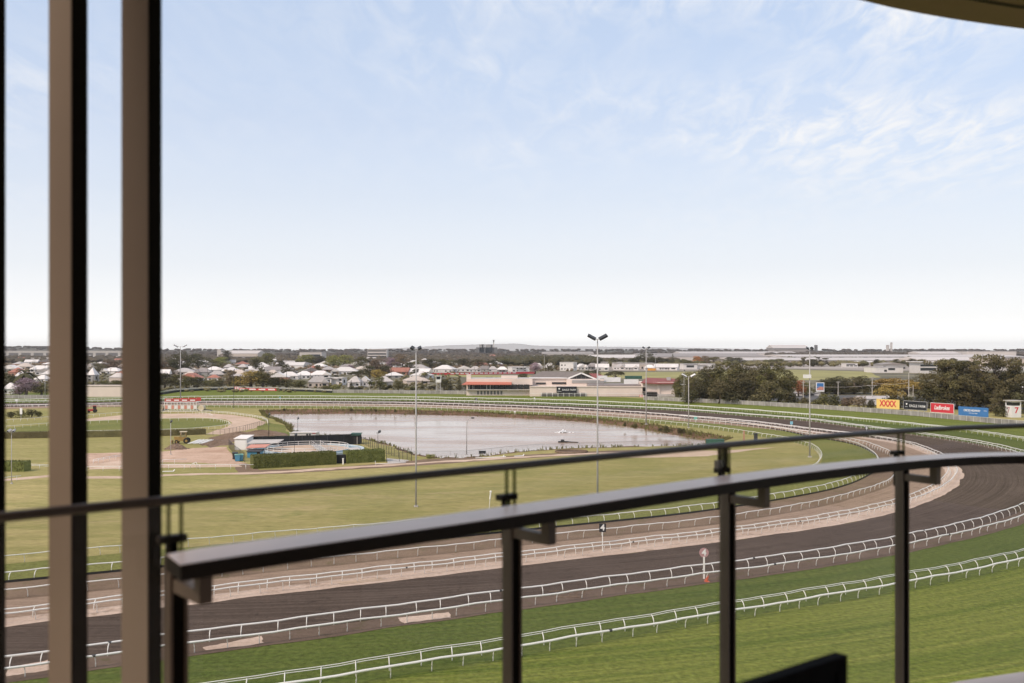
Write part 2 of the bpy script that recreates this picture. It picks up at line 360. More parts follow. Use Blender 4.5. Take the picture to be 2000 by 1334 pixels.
# ------------------------------------------------------------------ ground, lake, tracks
def tess(loops, z):
    mb = MB(); flat = [Vector((p[0], p[1], z)) for lp in loops for p in lp]
    tris = geometry.tessellate_polygon([[Vector((p[0], p[1], 0)) for p in lp] for lp in loops])
    fs = []
    for t in tris:
        a, b, c = (flat[i] for i in t)
        fs.append(tuple(t) if (b-a).cross(c-a).z > 0 else tuple(reversed(t)))
    mb.add(flat, fs); return mb
LAKE = [(522,809.5,505,801),(560,809.5,550,799.5),(600,809.5,600,799),(650,809.3,650,799),(700,809.5,700,799),(750,810.5,750,799.6),(800,811.5,800,800.5),(850,812,850,801.5),(900,813,900,802.5),
 (950,815,950,804.6),(1000,817,1000,807),(1050,819.3,1050,809.3),(1100,822,1100,812),(1150,826,1150,815.6),(1200,831,1200,820),(1250,838,1262,826.5),(1300,849,1330,837),(1340,855,1390,848),(1376,861,1432,855),
 (1377,866.5,1400,868),(1300,868,1300,872),(1200,869.5,1200,874),(1100,872,1100,877),(1040,876,1040,881),(1000,879,1000,885),(960,884,960,890),(940,886.5,940,893),(900,890,900,896.5),
 (860,889.5,860,896),(830,886,830,893),(808,882,806,889),(770,868,765,873),(720,855,712,858),(660,850,650,852),(600,846,590,849),(574,839,562,842),(576,832,560,834),(560,822,545,825),(545,817,530,818),(527,812.5,512,811)]
WZ = -1.3
def densify(pts, k=3, jit=0.6):
    out = []
    for i in range(len(pts)):
        a, b = pts[i], pts[(i+1) % len(pts)]
        for j in range(k):
            p = a.lerp(b, j/k) + Vector((random.uniform(-jit, jit), random.uniform(-jit, jit), 0)); out.append(p)
    return out
lake_top = densify([G(a[2], a[3], 0) for a in LAKE]); lake_low = densify([G(a[0], a[1], WZ) for a in LAKE])
lake_low = [Vector((p.x, p.y, WZ-0.5)) for p in lake_low]
RACE = [(-900,-400),(900,-400),(900,420),(560,480),(330,505),(170,560),(0,600),(-120,625),(-200,640),(-330,665),(-600,680),(-900,680)]
R12 = 11000
struct('ground', tess([[(-R12,-1500),(R12,-1500),(R12,R12),(-R12,R12)], RACE], 0.0), 'suburb_ground')
struct('infield_grass', tess([RACE, lake_top], 0.0), 'infield')
bk = MB(); nl = len(lake_top)
bk.add([v for v in lake_top] + [p.lerp(q, 0.45) + Vector((0,0,0.25*random.uniform(-1,1))) for p, q in zip(lake_top, lake_low)] + lake_low,
       [(k*nl+i, k*nl+(i+1)%nl, (k+1)*nl+(i+1)%nl, (k+1)*nl+i) for k in range(2) for i in range(nl)])
struct('lake_bank', bk, 'bank_soil')
def reeds():
    vs = []; fs = []; n = len(lake_top)
    for i in range(n):
        L = (lake_top[(i+1)%n]-lake_top[i]).length; far = lake_top[i].y > 330 or lake_top[i].x > 60
        for _ in range(int(L*(7 if far else 2.2))):
            if random.random() < .45*math.sin(i*.7)**2: continue
            f = random.random(); g = random.choice((random.uniform(0,.35), random.uniform(.1,.95))); p = lake_top[i].lerp(lake_top[(i+1)%n], f).lerp(lake_low[i].lerp(lake_low[(i+1)%n], f), g)
            h = random.uniform(.25,1.0)*(1.5 if random.random() < .08 else 1)
            for b in range(3):
                a = random.uniform(0,6.28); d = Vector((math.cos(a), math.sin(a), 0)); sd = Vector((-d.y, d.x, 0))*random.uniform(.06,.16); q = p + d*random.uniform(0,.3); o = len(vs)
                vs += [q-sd, q+sd, q+sd*.4+d*h*.3+Vector((0,0,h)), q-sd*.4+d*h*.3+Vector((0,0,h))]; fs.append((o,o+1,o+2,o+3))
    mb = MB(); mb.v = [tuple(v) for v in vs]; mb.f = fs
    tag(link('bank_reeds', mb.mesh('bank_reeds', 'leaf_green')), 'rough grass and reeds fringing the lake bank', 'reeds', kind='stuff')
reeds()
wb = MB(); cx = G(880, 840); wb.quad((-210,190,WZ),(150,190,WZ),(150,470,WZ),(-210,470,WZ)); struct('lake_water', wb, 'water')

RAILPX = {
'R1': [(12,1397),(410,1333),(500,1321),(669,1295),(812,1272),(975,1247),(1100,1226),(1250,1202),(1399,1179),(1495,1163),(1600,1147),(1714,1128),(1777,1117),(1859,1103),(1921,1090),(2000,1072),
       (2000,856),(1875,837.5),(1750,824),(1700,819),(1575,809),(1450,799),(1325,791),(1200,785),(1100,781),(1000,778.5),(800,775),(600,773),(400,773.5),(320,775.5),(180,778),(90,779),(12,780.5)],
'R2': [(12,1281),(94,1269),(237,1250),(363,1232.5),(500,1217),(638,1197),(773,1181.5),(872,1166),(975,1153),(1100,1137.5),(1288,1112),(1399,1099.5),(1503,1086),(1600,1072),(1678,1060),(1777,1041.5),(1862,1023.6),(1937,1004.8),(2000,982),
       (1980,880),(1925,866),(1875,857.5),(1792,845.5),(1740,839),(1692,833),(1575,817.5),(1450,808),(1325,798),(1200,792.5),(1100,788.5),(1000,785.5),(800,780),(600,778.5),(400,778.5),(320,779),(180,782),(90,783),(12,784)],
'R3': [(12,1196),(94,1186),(171,1179),(237,1171),(400,1153),(500,1141),(607,1129),(741,1114),(868,1100),(975,1087.7),(1100,1074.7),(1172,1065),(1329,1048),(1399,1040),(1521,1023.6),(1600,1013),(1650,1004),(1742,985),(1779,974),(1826,957),(1859,936),(1872,916),
       (1846,887.5),(1825,879),(1792,866),(1765,860),(1740,854.5),(1675,846),(1575,835),(1500,825),(1425,817.5),(1350,812),(1275,806),(1200,801),(1100,795.5),(1000,791.5),(800,785.5),(600,784),(400,783.7),(320,785),(180,788),(12,791)],
'R4': [(12,1150.5),(94,1143),(171,1135),(237,1130),(617,1090),(715,1079),(807,1071.5),(975,1053),(1100,1040),(1215,1029),(1399,1010),(1436,1003.5),(1520,991),(1600,977),(1637,967.7),(1712,947),(1742,934),(1755,912),
       (1750,890),(1740,881),(1720,872.5),(1690,861),(1640,852),(1575,841),(1500,832),(1425,824.5),(1350,818.5),(1275,813),(1200,808.5),(1100,802),(1000,797.5),(800,790.5),(600,788),(400,787),(180,791),(12,794)],
'R5': [(12,1117),(94,1110),(171,1102),(237,1096),(1069,1015.5),(1159,1007),(1229,1000),(1296,994),(1399,981),(1486,968),(1543,958.6),(1615,945.5),(1663,931),(1700,912),(1715,896),(1710,885),(1687,870),(1660,860),(1625,853.5),(1575,846.5)],
'R6': [(12,1084.5),(94,1077),(171,1070),(237,1063.7),(351,1054),(475,1043),(600,1032),(656,1029),(770,1019),(845,1010.6),(1100,982),(1300,957),(1450,936),(1540,921),(1587,910),(1602,897.5),(1606,886),(1597,872.5),(1580,864),(1562,860),(1542,854),
       (1500,848),(1450,840),(1375,830),(1300,822.5),(1200,814),(1100,807),(1000,802.5),(900,797.5),(800,794.5),(600,792.5),(400,791),(320,791)]}
TH = np.radians(np.linspace(-125, 150, 1376))
def polar_curve(px, z=1.15):
    P = [G(x, y, z) for x, y in px]
    d = (P[0]-P[1]).normalized(); P.insert(0, P[0] + d*60)
    d = (P[-1]-P[-2]).normalized(); P.append(P[-1] + d*90)
    # densify in the plane so that straights stay straight in polar form
    Q = []
    for a, b in zip(P[:-1], P[1:]):
        n = max(1, int((b-a).length/4))
        if (b-a).length > 70 and a.x > 60: n = 1
        Q += [a.lerp(b, i/n) for i in range(n)]
    Q.append(P[-1])
    th = np.array([math.atan2(q.y-BC[1], q.x-BC[0]) for q in Q]); r = np.array([math.hypot(q.x-BC[0], q.y-BC[1]) for q in Q])
    th = np.where(th < -math.pi*0.75, th + 2*math.pi, th)
    o = np.argsort(th); th = th[o]; r = r[o]
    rr = np.interp(TH, th, r)
    k = np.exp(-0.5*(np.arange(-24, 25)/10.0)**2); k /= k.sum()
    rr2 = np.convolve(np.pad(rr, 24, mode='edge'), k, mode='valid')
    return rr2, th[0], th[-1]
CUR = {k: polar_curve(v) for k, v in RAILPX.items()}
RAD = {k: v[0] for k, v in CUR.items()}
near = 1/(1+np.exp((np.degrees(TH)+25)/9.0))          # 1 on the near side, 0 beyond the bend
RAD['R1b'] = RAD['R1'] + 2.4 + 0.5*near
RAD['R2b'] = RAD['R2'] + 2.6 + 1.4*near
RAD['R3a'] = RAD['R3'] - (1.6 + 0.5*near)
def PT(r, i, z=0.0): return Vector((BC[0] + r*math.cos(TH[i]), BC[1] + r*math.sin(TH[i]), z))
def band(name, rin, rout, z, mat, i0=0, i1=None, step=2, jit=0.0):
    i1 = i1 or len(TH); mb = MB(); idx = list(range(i0, i1, step)); vs = []
    ja = RNG.normal(0, 1, len(idx)+4); ja = np.convolve(ja, [.2,.3,.3,.2], mode='same')*jit; jb = np.convolve(RNG.normal(0, 1, len(idx)+4), [.2,.3,.3,.2], mode='same')*jit
    for k, i in enumerate(idx): vs += [PT(rin[i]+ja[k], i, z), PT(rout[i]+jb[k], i, z)]
    mb.add(vs, [(2*k, 2*k+1, 2*k+3, 2*k+2) for k in range(len(idx)-1)]); return struct(name, mb, mat)
far_lim = RAD['R1'] + 26
R1out = RAD['R1'] + np.interp(np.degrees(TH), [-125,-30,20,60,80,105,150], [160,160,60,56,74,122,122])
def IDX(deg): return int(np.searchsorted(TH, math.radians(deg)))
i6 = IDX(math.degrees(CUR['R6'][2])) 
band('inner_turf', RAD['R6'], RAD['R5'] + 1.0, 0.012, 'turf_inner', 0, IDX(60), jit=0.10)
band('inner_turf_back', RAD['R6'], RAD['R4'] + 0.6, 0.010, 'turf_inner', IDX(59.5), jit=0.10)
band('outer_turf', RAD['R2b'] , R1out, 0.008, 'turf')
band('turf_strip', RAD['R2b'] + 0.35, RAD['R1b'] - 0.6, 0.016, 'turf_strip', jit=0.22)
band('earth_verge', RAD['R5'] + 0.95, RAD['R4'] + 0.7, 0.020, 'earth', 0, IDX(45), jit=0.12)
band('sand_track', RAD['R4'] + 0.5, RAD['R3a'] + 0.3, 0.026, 'sand_track', jit=0.12)
band('sand_verge', RAD['R3a'] - 0.6, RAD['R3'] + 1.5, 0.032, 'pale_sand', jit=0.15)
band('dirt_track', RAD['R3'] + 1.3, RAD['R2'] + 0.6, 0.040, 'dark_track', jit=0.35)
band('dirt_verge', RAD['R2'] + 0.2, RAD['R2b'] + 0.6, 0.046, 'verge', jit=0.22)
def pxpoly(name, pts, z, mat, k=4, jit=0.5):
    P = densify([G(x, y, 0) for x, y in pts], k, jit); return struct(name, tess([[(p.x, p.y) for p in P]], z), mat)
pxpoly('pale_patch', [(395,1265),(430,1259),(510,1243),(514,1257),(470,1264),(405,1271)], 0.06, 'pale_sand', 4, 0.12)
pxpoly('pale_patch', [(775,1208),(830,1202),(878,1196),(881,1207),(830,1213),(790,1218)], 0.06, 'pale_sand', 4, 0.12)
pxpoly('pale_patch', [(14,1305),(60,1297),(95,1290),(95,1310),(40,1318),(14,1322)], 0.06, 'pale_sand', 4, 0.12)
pxpoly('pale_patch', [(660,1138),(745,1129),(752,1133),(665,1143)], 0.06, 'path_sand', 4, 0.12)
# paths and bare soil of the infield
def strip_px(name, cl, w, z, mat, jit=0.35):
    P = [G(x, y, 0) for x, y in cl]; Q = []
    for a, b in zip(P[:-1], P[1:]):
        n = max(1, int((b-a).length/2.5)); Q += [a.lerp(b, i/n) for i in range(n)]
    Q.append(P[-1]); mb = MB(); vs = []
    for i, q in enumerate(Q):
        t = (Q[min(i+2, len(Q)-1)] - Q[max(i-2, 0)]).normalized(); nrm = Vector((-t.y, t.x, 0))
        ww = w/2 + random.uniform(-jit, jit); vs += [q + nrm*ww + Vector((0,0,z)), q - nrm*(w/2 + random.uniform(-jit, jit)) + Vector((0,0,z))]
    mb.add(vs, [(2*k, 2*k+1, 2*k+3, 2*k+2) for k in range(len(Q)-1)]); return struct(name, mb, mat)
pxpoly('bare_soil', [(452,905),(478,903),(505,918),(640,914),(750,905),(830,897),(960,893),(1010,889),(1120,883),(1190,880),(1280,879),(1190,886),(1060,893),(930,901),(830,909),(700,916),(560,925),(470,927)], 0.010, 'earth')
strip_px('sand_path', [(317,928.5),(400,926),(480,925),(560,921),(640,916),(740,909.5),(830,904),(900,900),(1000,893.5),(1100,888.5),(1180,884.5),(1290,886),(1400,884)], 3.2, 0.018, 'path_sand', 0.7)
strip_px('sand_path', [(0,938),(50,934),(95,930),(170,932.5),(236,932.5),(317,928.5)], 4.0, 0.018, 'path_sand', 0.5)
pxpoly('bare_sand', [(1330,878),(1400,881),(1470,876),(1510,874),(1440,883),(1380,891),(1290,894),(1180,893),(1260,884)], 0.014, 'path_sand')
pxpoly('dirt_yard', [(150,886),(236,884),(317,882),(380,875),(440,873),(458,888),(456,899),(482,905),(440,909),(400,904),(317,903),(236,910),(130,915)], 0.014, 'pink_dirt')
pxpoly('sand_yard', [(175,906),(236,900),(317,906),(470,907),(470,912),(317,914),(236,916),(175,917)], 0.020, 'path_sand')
pxpoly('sand_ring', [(100,832),(170,818),(236,811),(317,808.5),(400,807),(450,810),(495,816),(520,824),(512,832),(480,841),(430,848.5),(402,848),(420,841),(446,833),(454,826),(440,819),(405,816.5),(317,817),(236,819.5),(170,822),(100,838)], 0.014, 'path_sand', 5, 0.3)
pxpoly('mulch_bed', [(402,862),(430,852),(470,846),(520,838),(550,840),(545,850),(500,853),(440,868),(408,875)], 0.016, 'mulch')
pxpoly('rough_grass', [(505,832),(528,826),(560,832),(560,842),(588,848),(560,852),(500,852)], 0.020, 'turf_inner')
pxpoly('ring_grass', [(12,846),(12,836),(90,829),(170,823.5),(236,821),(317,818.5),(375,817.5),(410,818),(432,820.5),(447,825),(440,829),(410,833),(375,837),(317,840),(236,842),(170,842),(90,845)], 0.020, 'turf_inner', 4, 0.25)
# grass of the racecourse and streets beyond
pxpoly('second_course_grass', [(1130,727.5),(1230,727),(1330,726.5),(1545,722),(1700,726),(1720,737),(1640,741),(1540,743),(1330,742),(1190,738)], 0.02, 'doomben_grass', 3, 2)
pxpoly('industrial_yard', [(1150,694),(1500,691),(2300,690),(2300,724),(1700,724),(1545,720),(1330,724),(1150,724)], 0.012, 'yard_tan', 3, 3)
pxpoly('car_park', [(1340,778),(1400,770),(1700,772),(2100,790),(2100,810),(1720,794),(1560,784)], 0.02, 'asphalt', 3, 1)
pxpoly('far_course_straight', [(836,730),(960,733),(1180,735),(1330,727),(1330,729.5),(1190,739),(960,738),(836,734)], 0.03, 'doomben_grass', 3, 1)

# ------------------------------------------------------------------ running rails
def gooseneck(h=1.15, over=0.5, r=0.052):
    pts = [(0,0,-0.05),(0,0,0.35),(0.04,0,0.62),(over*0.35,0,0.88),(over*0.72,0,h-0.10),(over,0,h-0.02)]
    return MB().tube(pts, r, 5).mesh('post', 'white_rail', True)
def straight_post(h=1.1, r=0.05): return MB().tube([(0,0,-0.05),(0,0,h)], r, 6).mesh('post', 'white_rail', True)
JOINT = MB().tube([(0,-.16,0),(0,.16,0)], .125, 8).mesh('joint', 'pole_dark'); NECK = gooseneck(); NECKT = gooseneck(1.15, 0.5, 0.045)
def running_rail(label, rad, i0, i1, inward, rr=0.07, twin=False, group='running rails of the race tracks', z=1.15, sp=3.0, post=None, kick=False):
    pts = [PT(rad[i], i, z) for i in range(i0, i1)]
    base = Vector((pts[0].x, pts[0].y, 0)); t = thing('running_rail', label, 'running rail', base, 0, group)
    off = [p - base for p in pts][::3]
    # slight settling of the rail: it is never dead straight
    w = [Vector((0, 0, 0.045*math.sin(i*0.83) + 0.035*math.sin(i*2.1+1))) for i in range(len(off))]
    off = [o + d for o, d in zip(off, w)]
    mb = MB()
    if twin: mb.tube([o + Vector((0,0,0.08)) for o in off], 0.045, 5); mb.tube([o - Vector((0,0,0.10)) for o in off], 0.045, 5)
    else: mb.tube(off, rr, 6)
    part('rail', mb, 'white_rail', t, True)
    s = 0.0; nextp = 1.0; cnt = 0; sgn = -1 if inward else 1     # neck leans towards (rail) from the foot
    for a, b, i in zip(pts[:-1], pts[1:], range(i0, i1)):
        s += (b-a).length
        if s >= nextp:
            nextp += sp + random.uniform(-0.25, 0.25); cnt += 1
            foot = PT(rad[i] - sgn*0.5, i, 0) - base
            o = link('post', post or NECK, t, foot + Vector((0,0,random.uniform(-.02,.02)))); o.rotation_euler = (random.uniform(-.03,.03), random.uniform(-.03,.03), TH[i] + (math.pi if inward else 0))
    for i in range(i0+9, i1, 57):
        if near[i] > .5 and not twin and rr > .08: jo = link('joint', JOINT, t, PT(rad[i], i, z) - base); jo.rotation_euler = (0, 0, TH[i]); jo.scale = (rr/.105,)*3
    if kick:
        k = MB(); q = [PT(rad[i] - sgn*0.9, i, 0) - base for i in range(i0, i1, 3)]
        for a, b in zip(q[:-1], q[1:]): k.add([a, b, b+Vector((0,0,.32)), a+Vector((0,0,.32))], [(0,1,2,3)]); 
        part('kick_board', k, 'black_board', t)
    return t
N_ = len(TH)
def vis(key): return max(0, int(np.searchsorted(TH, CUR[key][1]))+6), min(N_, int(np.searchsorted(TH, CUR[key][2])))
for key, rk, inw, rr, tw, lab in (
  ('R1','R1',True,.09,True,'white twin-tube running rail nearest the balcony, bordering the strip of darker turf'),
  ('R1','R1b',False,.115,False,'thick white running rail in front, lowest across the picture, beside the mown turf track'),
  ('R2','R2',True,.10,False,'white running rail along the outer edge of the dark dirt track'),
  ('R2','R2b',False,.105,False,'white running rail on the brown verge between dark dirt track and green strip'),
  ('R3','R3a',True,.08,False,'white running rail on the sandy verge, facing the brown sand track'),
  ('R3','R3',False,.085,False,'white running rail on the inside edge of the dark dirt track'),
  ('R4','R4',False,.08,False,'single white running rail inside the brown sand track, behind the black number four sign')):
    i0, i1 = vis(key)
    # keep to the stretch that the frame can show, with a little to spare
    if key == 'R4': i1 = min(i1, IDX(118))
    running_rail(lab, RAD[rk], i0, i1, inw, rr, tw, sp=3.0 if key != 'R1' else 3.15)
i0, i1 = vis('R5'); running_rail('white running rail with black kick board at the edge of the inner turf', RAD['R5'], i0, i1, True, .08, kick=True)
i0, i1 = vis('R6'); running_rail('innermost white running rail round the olive infield, passing behind the lake', RAD['R6'], i0, i1, False, .065)

# ------------------------------------------------------------------ low straight rails and fences of the infield
SP_ = straight_post()
def low_rail(label, px, z=1.1, sp=3.2, rr=0.06, group='white rails of the training rings', closed=False, end=True, rails=(0,)):
    P = [G(x, y, z) for x, y in px]; base = Vector((P[0].x, P[0].y, 0)); t = thing('white_rail', label, 'rail fence', base, 0, group)
    mb = MB()
    for dz in rails: mb.tube([p - base + Vector((0,0,dz)) for p in P], rr, 6)
    part('rail', mb, 'white_rail', t, True); s = 0; nx = 0
    for a, b in zip(P[:-1], P[1:]):
        L = (b-a).length; d = nx - s
        while d <= L:
            p = a.lerp(b, d/L) - base; link('post', SP_, t, Vector((p.x, p.y, 0))); nx += sp; d = nx - s
        s += L
    return t
low_rail('white rail round the small grass oval left of the lake, with a rounded end', [(12,832),(94,826),(171,822),(236,819.5),(317,817),(375,816),(410,816.5),(430,819),(446,823),(450,827),(438,830),(410,833),(375,836),(317,838.5),(236,840),(171,841),(94,843),(12,845)])
low_rail('short white rail in front of the starting stalls', [(12,820),(92,814),(171,810),(236,805),(317,803.8),(375,803.6),(408,807),(416,810.5)])
low_rail('white rail curving round the outside of the sand ring by the lake', [(300,801),(385,800.5),(450,805),(490,810),(512,814),(522,819),(523,824)], rails=(0,-0.45))
low_rail('low white rail in front of the dirt yard, ending at the clipped hedge', [(170,911),(236,910.5),(317,907.5),(400,907),(440,907),(495,907.5)], sp=3.6)
low_rail('short broken white rail lying askew over the dirt yard', [(317,898),(330,897.5),(364,896.5)], sp=2.8)
low_rail('white rail sloping up beside the sand path behind the slats', [(182,898),(205,893),(236,888)], sp=2.5, rails=(0,-0.35))
low_rail('white rail beside the low clipped hedge at the far left', [(12,903.5),(50,906),(95,908)], sp=3.5, rails=(0,-0.3))
low_rail('short white rail at the sand path by the left-hand lamp pole', [(0,934),(20,931),(41,929)], sp=4)
low_rail('white rail crossing the field behind the pool hedge', [(733,906),(770,904.5),(793,903.5)], z=0.35, sp=8)
def neck_arch(x, y, label):
    b = G(x, y); t = thing('rail_end', label, 'rail end', b, 0, 'loose curved rail ends')
    mb = MB(); mb.tube([(-.9,0,0),(-.85,0,.7),(-.4,0,1.15),(.4,0,1.5)], .06, 6); mb.tube([(.95,0,-.0),(.9,0,.7),(.7,0,1.1),(.4,0,1.5)], .06, 6); mb.tube([(-.1,0,1.2),(.5,0,.75),(.6,0,0)], .05, 6)
    part('curved_tube', mb, 'white_rail', t, True)
neck_arch(379, 915, 'white curved rail end standing on the low rail of the dirt yard')

def paling_fence(label, px_top, h, mat='fence_grey', sp=3.0, post_h=None, group='fences round the racecourse', post_mat='white_paint', rails=True, name='boundary_fence', y_is_base=False, panel_mat=None, pr=0.05):
    P = [G(x, y, 0 if y_is_base else h) for x, y in px_top]; base = Vector((P[0].x, P[0].y, 0)); P = [Vector((p.x, p.y, 0)) for p in P]
    t = thing(name, label, 'fence', base, 0, group); post_h = post_h or h
    pm = MB().tube([(0,0,0),(0,0,post_h)], pr, 5).mesh('post', post_mat)
    rl = MB(); rest = MB(); n = 0
    pan = None
    for a, b in zip(P[:-1], P[1:]):
        L = (b-a).length; k = max(1, round(L/sp)); d = (b-a)/k
        for i in range(k):
            p = a + d*i - base; q = p + d; u = d.normalized(); nn = Vector((-u.y, u.x, 0))*0.02
            mb = MB(); g = u*0.06
            mb.add([p+g+nn*2+Vector((0,0,.06)), q-g+nn*2+Vector((0,0,.06)), q-g+nn*2+Vector((0,0,h-.08)), p+g+nn*2+Vector((0,0,h-.08)), p+g+nn+Vector((0,0,.06)), q-g+nn+Vector((0,0,.06)), q-g+nn+Vector((0,0,h-.08)), p+g+nn+Vector((0,0,h-.08))],
                   [(0,1,2,3),(7,6,5,4),(0,4,5,1),(1,5,6,2),(2,6,7,3),(3,7,4,0)])
            part('panel', mb, panel_mat or mat, t); link('post', pm, t, p); n += 1
    if rails:
        rl.tube([p - base + Vector((0,0,h)) for p in P], 0.04, 4); part('top_rail', rl, post_mat, t)
    link('post', pm, t, P[-1]-base); return t
paling_fence('grey paling fence along the right-hand side of the course, in front of the billboards', [(1257,774),(1325,777),(1450,782.5),(1575,789),(1700,797),(1793,803.5),(1875,811),(2000,822),(2120,833)], 2.0, sp=3.6)
paling_fence('grey paling fence between the black board fence and the clubhouse, below the houses', [(650,761),(720,761.5),(800,762.5),(860,763),(928,764)], 2.1, sp=3.6)
paling_fence('grey paling fence seen between the two left-hand slats', [(0,771.5),(60,771.5),(130,772)], 2.0, sp=3.6)
def board_fence():
    px = [(250,777),(317,770.5),(345,766),(400,762.5),(460,761.5),(540,763),(600,765),(649,767.5)]
    P = [G(x, y, 0) for x, y in px]; base = P[0].copy(); t = thing('board_fence', 'black board fence with two white top rails behind the far turf', 'fence', base, 0, 'fences round the racecourse')
    for k in range(len(P)-1):
        a, b = P[k]-base, P[k+1]-base; n = max(1, round((b-a).length/8))
        for i in range(n):
            p = a.lerp(b, i/n); q = a.lerp(b, (i+1)/n); u = (q-p).normalized()*0.04; w = Vector((-u.y, u.x, 0))
            mb = MB(); mb.add([p+u, q-u, q-u+Vector((0,0,1.35)), p+u+Vector((0,0,1.35)), p+u+w, q-u+w, q-u+w+Vector((0,0,1.35)), p+u+w+Vector((0,0,1.35))], [(0,1,2,3),(7,6,5,4),(3,2,6,7),(0,3,7,4),(1,5,6,2)])
            part('board', mb, 'black_board', t)
    for z in (1.5, 2.05):
        part('rail', MB().tube([p-base+Vector((0,0,z)) for p in P], 0.10, 5), 'white_rail', t)
board_fence()
# ------------------------------------------------------------------ far land
def ridge(name, pts, depth, mat, zb=-2, rough=0.6):
    mb = MB(); xs = np.linspace(pts[0][0], pts[-1][0], 160); vs = []
    for x in xs:
        y, Y = np.interp(x, [p[0] for p in pts], [p[1] for p in pts]), np.interp(x, [p[0] for p in pts], [p[2] for p in pts])
        top = A(x, y + random.uniform(-rough, rough)*0.35, Y)
        vs += [Vector((top.x*(Y-depth)/Y, Y-depth, zb)), Vector((top.x*(Y-depth*.4)/Y, Y-depth*.4, zb+(top.z-zb)*0.62)), top, Vector((top.x*(Y+depth)/Y, Y+depth, zb))]
    n = len(xs); mb.add(vs, [(4*i+k, 4*(i+1)+k, 4*(i+1)+k+1, 4*i+k+1) for i in range(n-1) for k in range(3)])
    return struct(name, mb, mat, True)
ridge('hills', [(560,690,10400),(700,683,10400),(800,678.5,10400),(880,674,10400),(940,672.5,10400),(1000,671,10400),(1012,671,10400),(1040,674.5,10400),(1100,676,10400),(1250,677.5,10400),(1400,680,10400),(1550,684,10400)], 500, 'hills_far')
ridge('rising_ground', [(-300,678,5600),(0,677.5,5600),(300,683,5600),(500,684.5,5600),(900,685.5,5600),(1300,684.5,5600),(1700,684.5,5600),(2300,684.5,5600)], 900, 'bush_ground')
def wood(name, label, n, xr, Yr, hr, rise=None, mat='leaf_dark', spread=1.0, keep=None):
    base = MB(); 
    t = (1+5**.5)/2; ic = [(-1,t,0),(1,t,0),(-1,-t,0),(1,-t,0),(0,-1,t),(0,1,t),(0,-1,-t),(0,1,-t),(t,0,-1),(t,0,1),(-t,0,-1),(-t,0,1)]
    ic = [Vector(v).normalized() for v in ic]
    fc = [(0,11,5),(0,5,1),(0,1,7),(0,7,10),(0,10,11),(1,5,9),(5,11,4),(11,10,2),(10,7,6),(7,1,8),(3,9,4),(3,4,2),(3,2,6),(3,6,8),(3,8,9),(4,9,5),(2,4,11),(6,2,10),(8,6,7),(9,8,1)]
    for i in range(n):
        Y = Yr[0] * (Yr[1]/Yr[0])**random.random(); x = random.uniform(*xr); X = (x-1000)*Y/FPX
        if keep and not keep(x, Y): continue
        z0 = rise(x, Y) if rise else 0; h = random.uniform(*hr); w = h*random.uniform(.5, 1.0)*spread
        for q in range(2):
            c = Vector((X + random.uniform(-w, w)*.5, Y + random.uniform(-w, w)*.5, z0 + h*random.uniform(.45,.6)))
            base.add([c + Vector((v.x*w*random.uniform(.6,1), v.y*w*random.uniform(.6,1), v.z*h*.5*random.uniform(.7,1.05))) for v in ic], fc)
    return tag(link(name, base.mesh(name, mat)), label, 'wood', kind='stuff')
def rise_far(x, Y):
    if Y < 4700: return 0
    top = np.interp(x, [-300,0,300,500,2300], [678,677.5,683,684.5,684.5]); zt = CAMZ-(top-HOR)*5600/FPX
    return max(0, zt*min(1, (Y-4700)/900)) - 3
def gap_ware(x, Y): return not (x > 1140 and 1300 < Y < 3900)
wood('far_wood', 'dark grey-brown belt of bush along the horizon', 2600, (-250,2250), (3900,6000), (9,15), rise_far, 'leaf_bush', 1.5)
wood('middle_wood', 'dull brown-green bush behind the rows of houses', 2600, (-100,1320), (1900,3900), (6,12), None, 'leaf_bush', 1.2, lambda x, Y: True)
wood('dark_wood', 'dense dark belt of trees behind the houses above the clubhouse roof', 420, (985,1160), (1650,2050), (12,17), None, 'leaf_dark', 1.1)
wood('right_wood', 'thin dark line of bush behind the warehouse roofs on the right', 900, (1500,2250), (3600,4700), (12,18), None, 'leaf_bush', 1.5)
wood('warehouse_scrub', 'low scrub in front of the long warehouses', 240, (1150,1780), (1560,1850), (5,9), None, 'leaf_gum', 1.0)

wood('garden_shrubs', 'low green and brown shrubs filling the gardens between the houses', 1500, (-60,900), (640,1250), (1.0,2.6), None, 'leaf_gum', 1.1)
wood('garden_shrubs', 'low dull shrubs filling the gardens of the farther houses', 1900, (-60,1130), (1250,2000), (1.8,4), None, 'leaf_brown', 1.1)

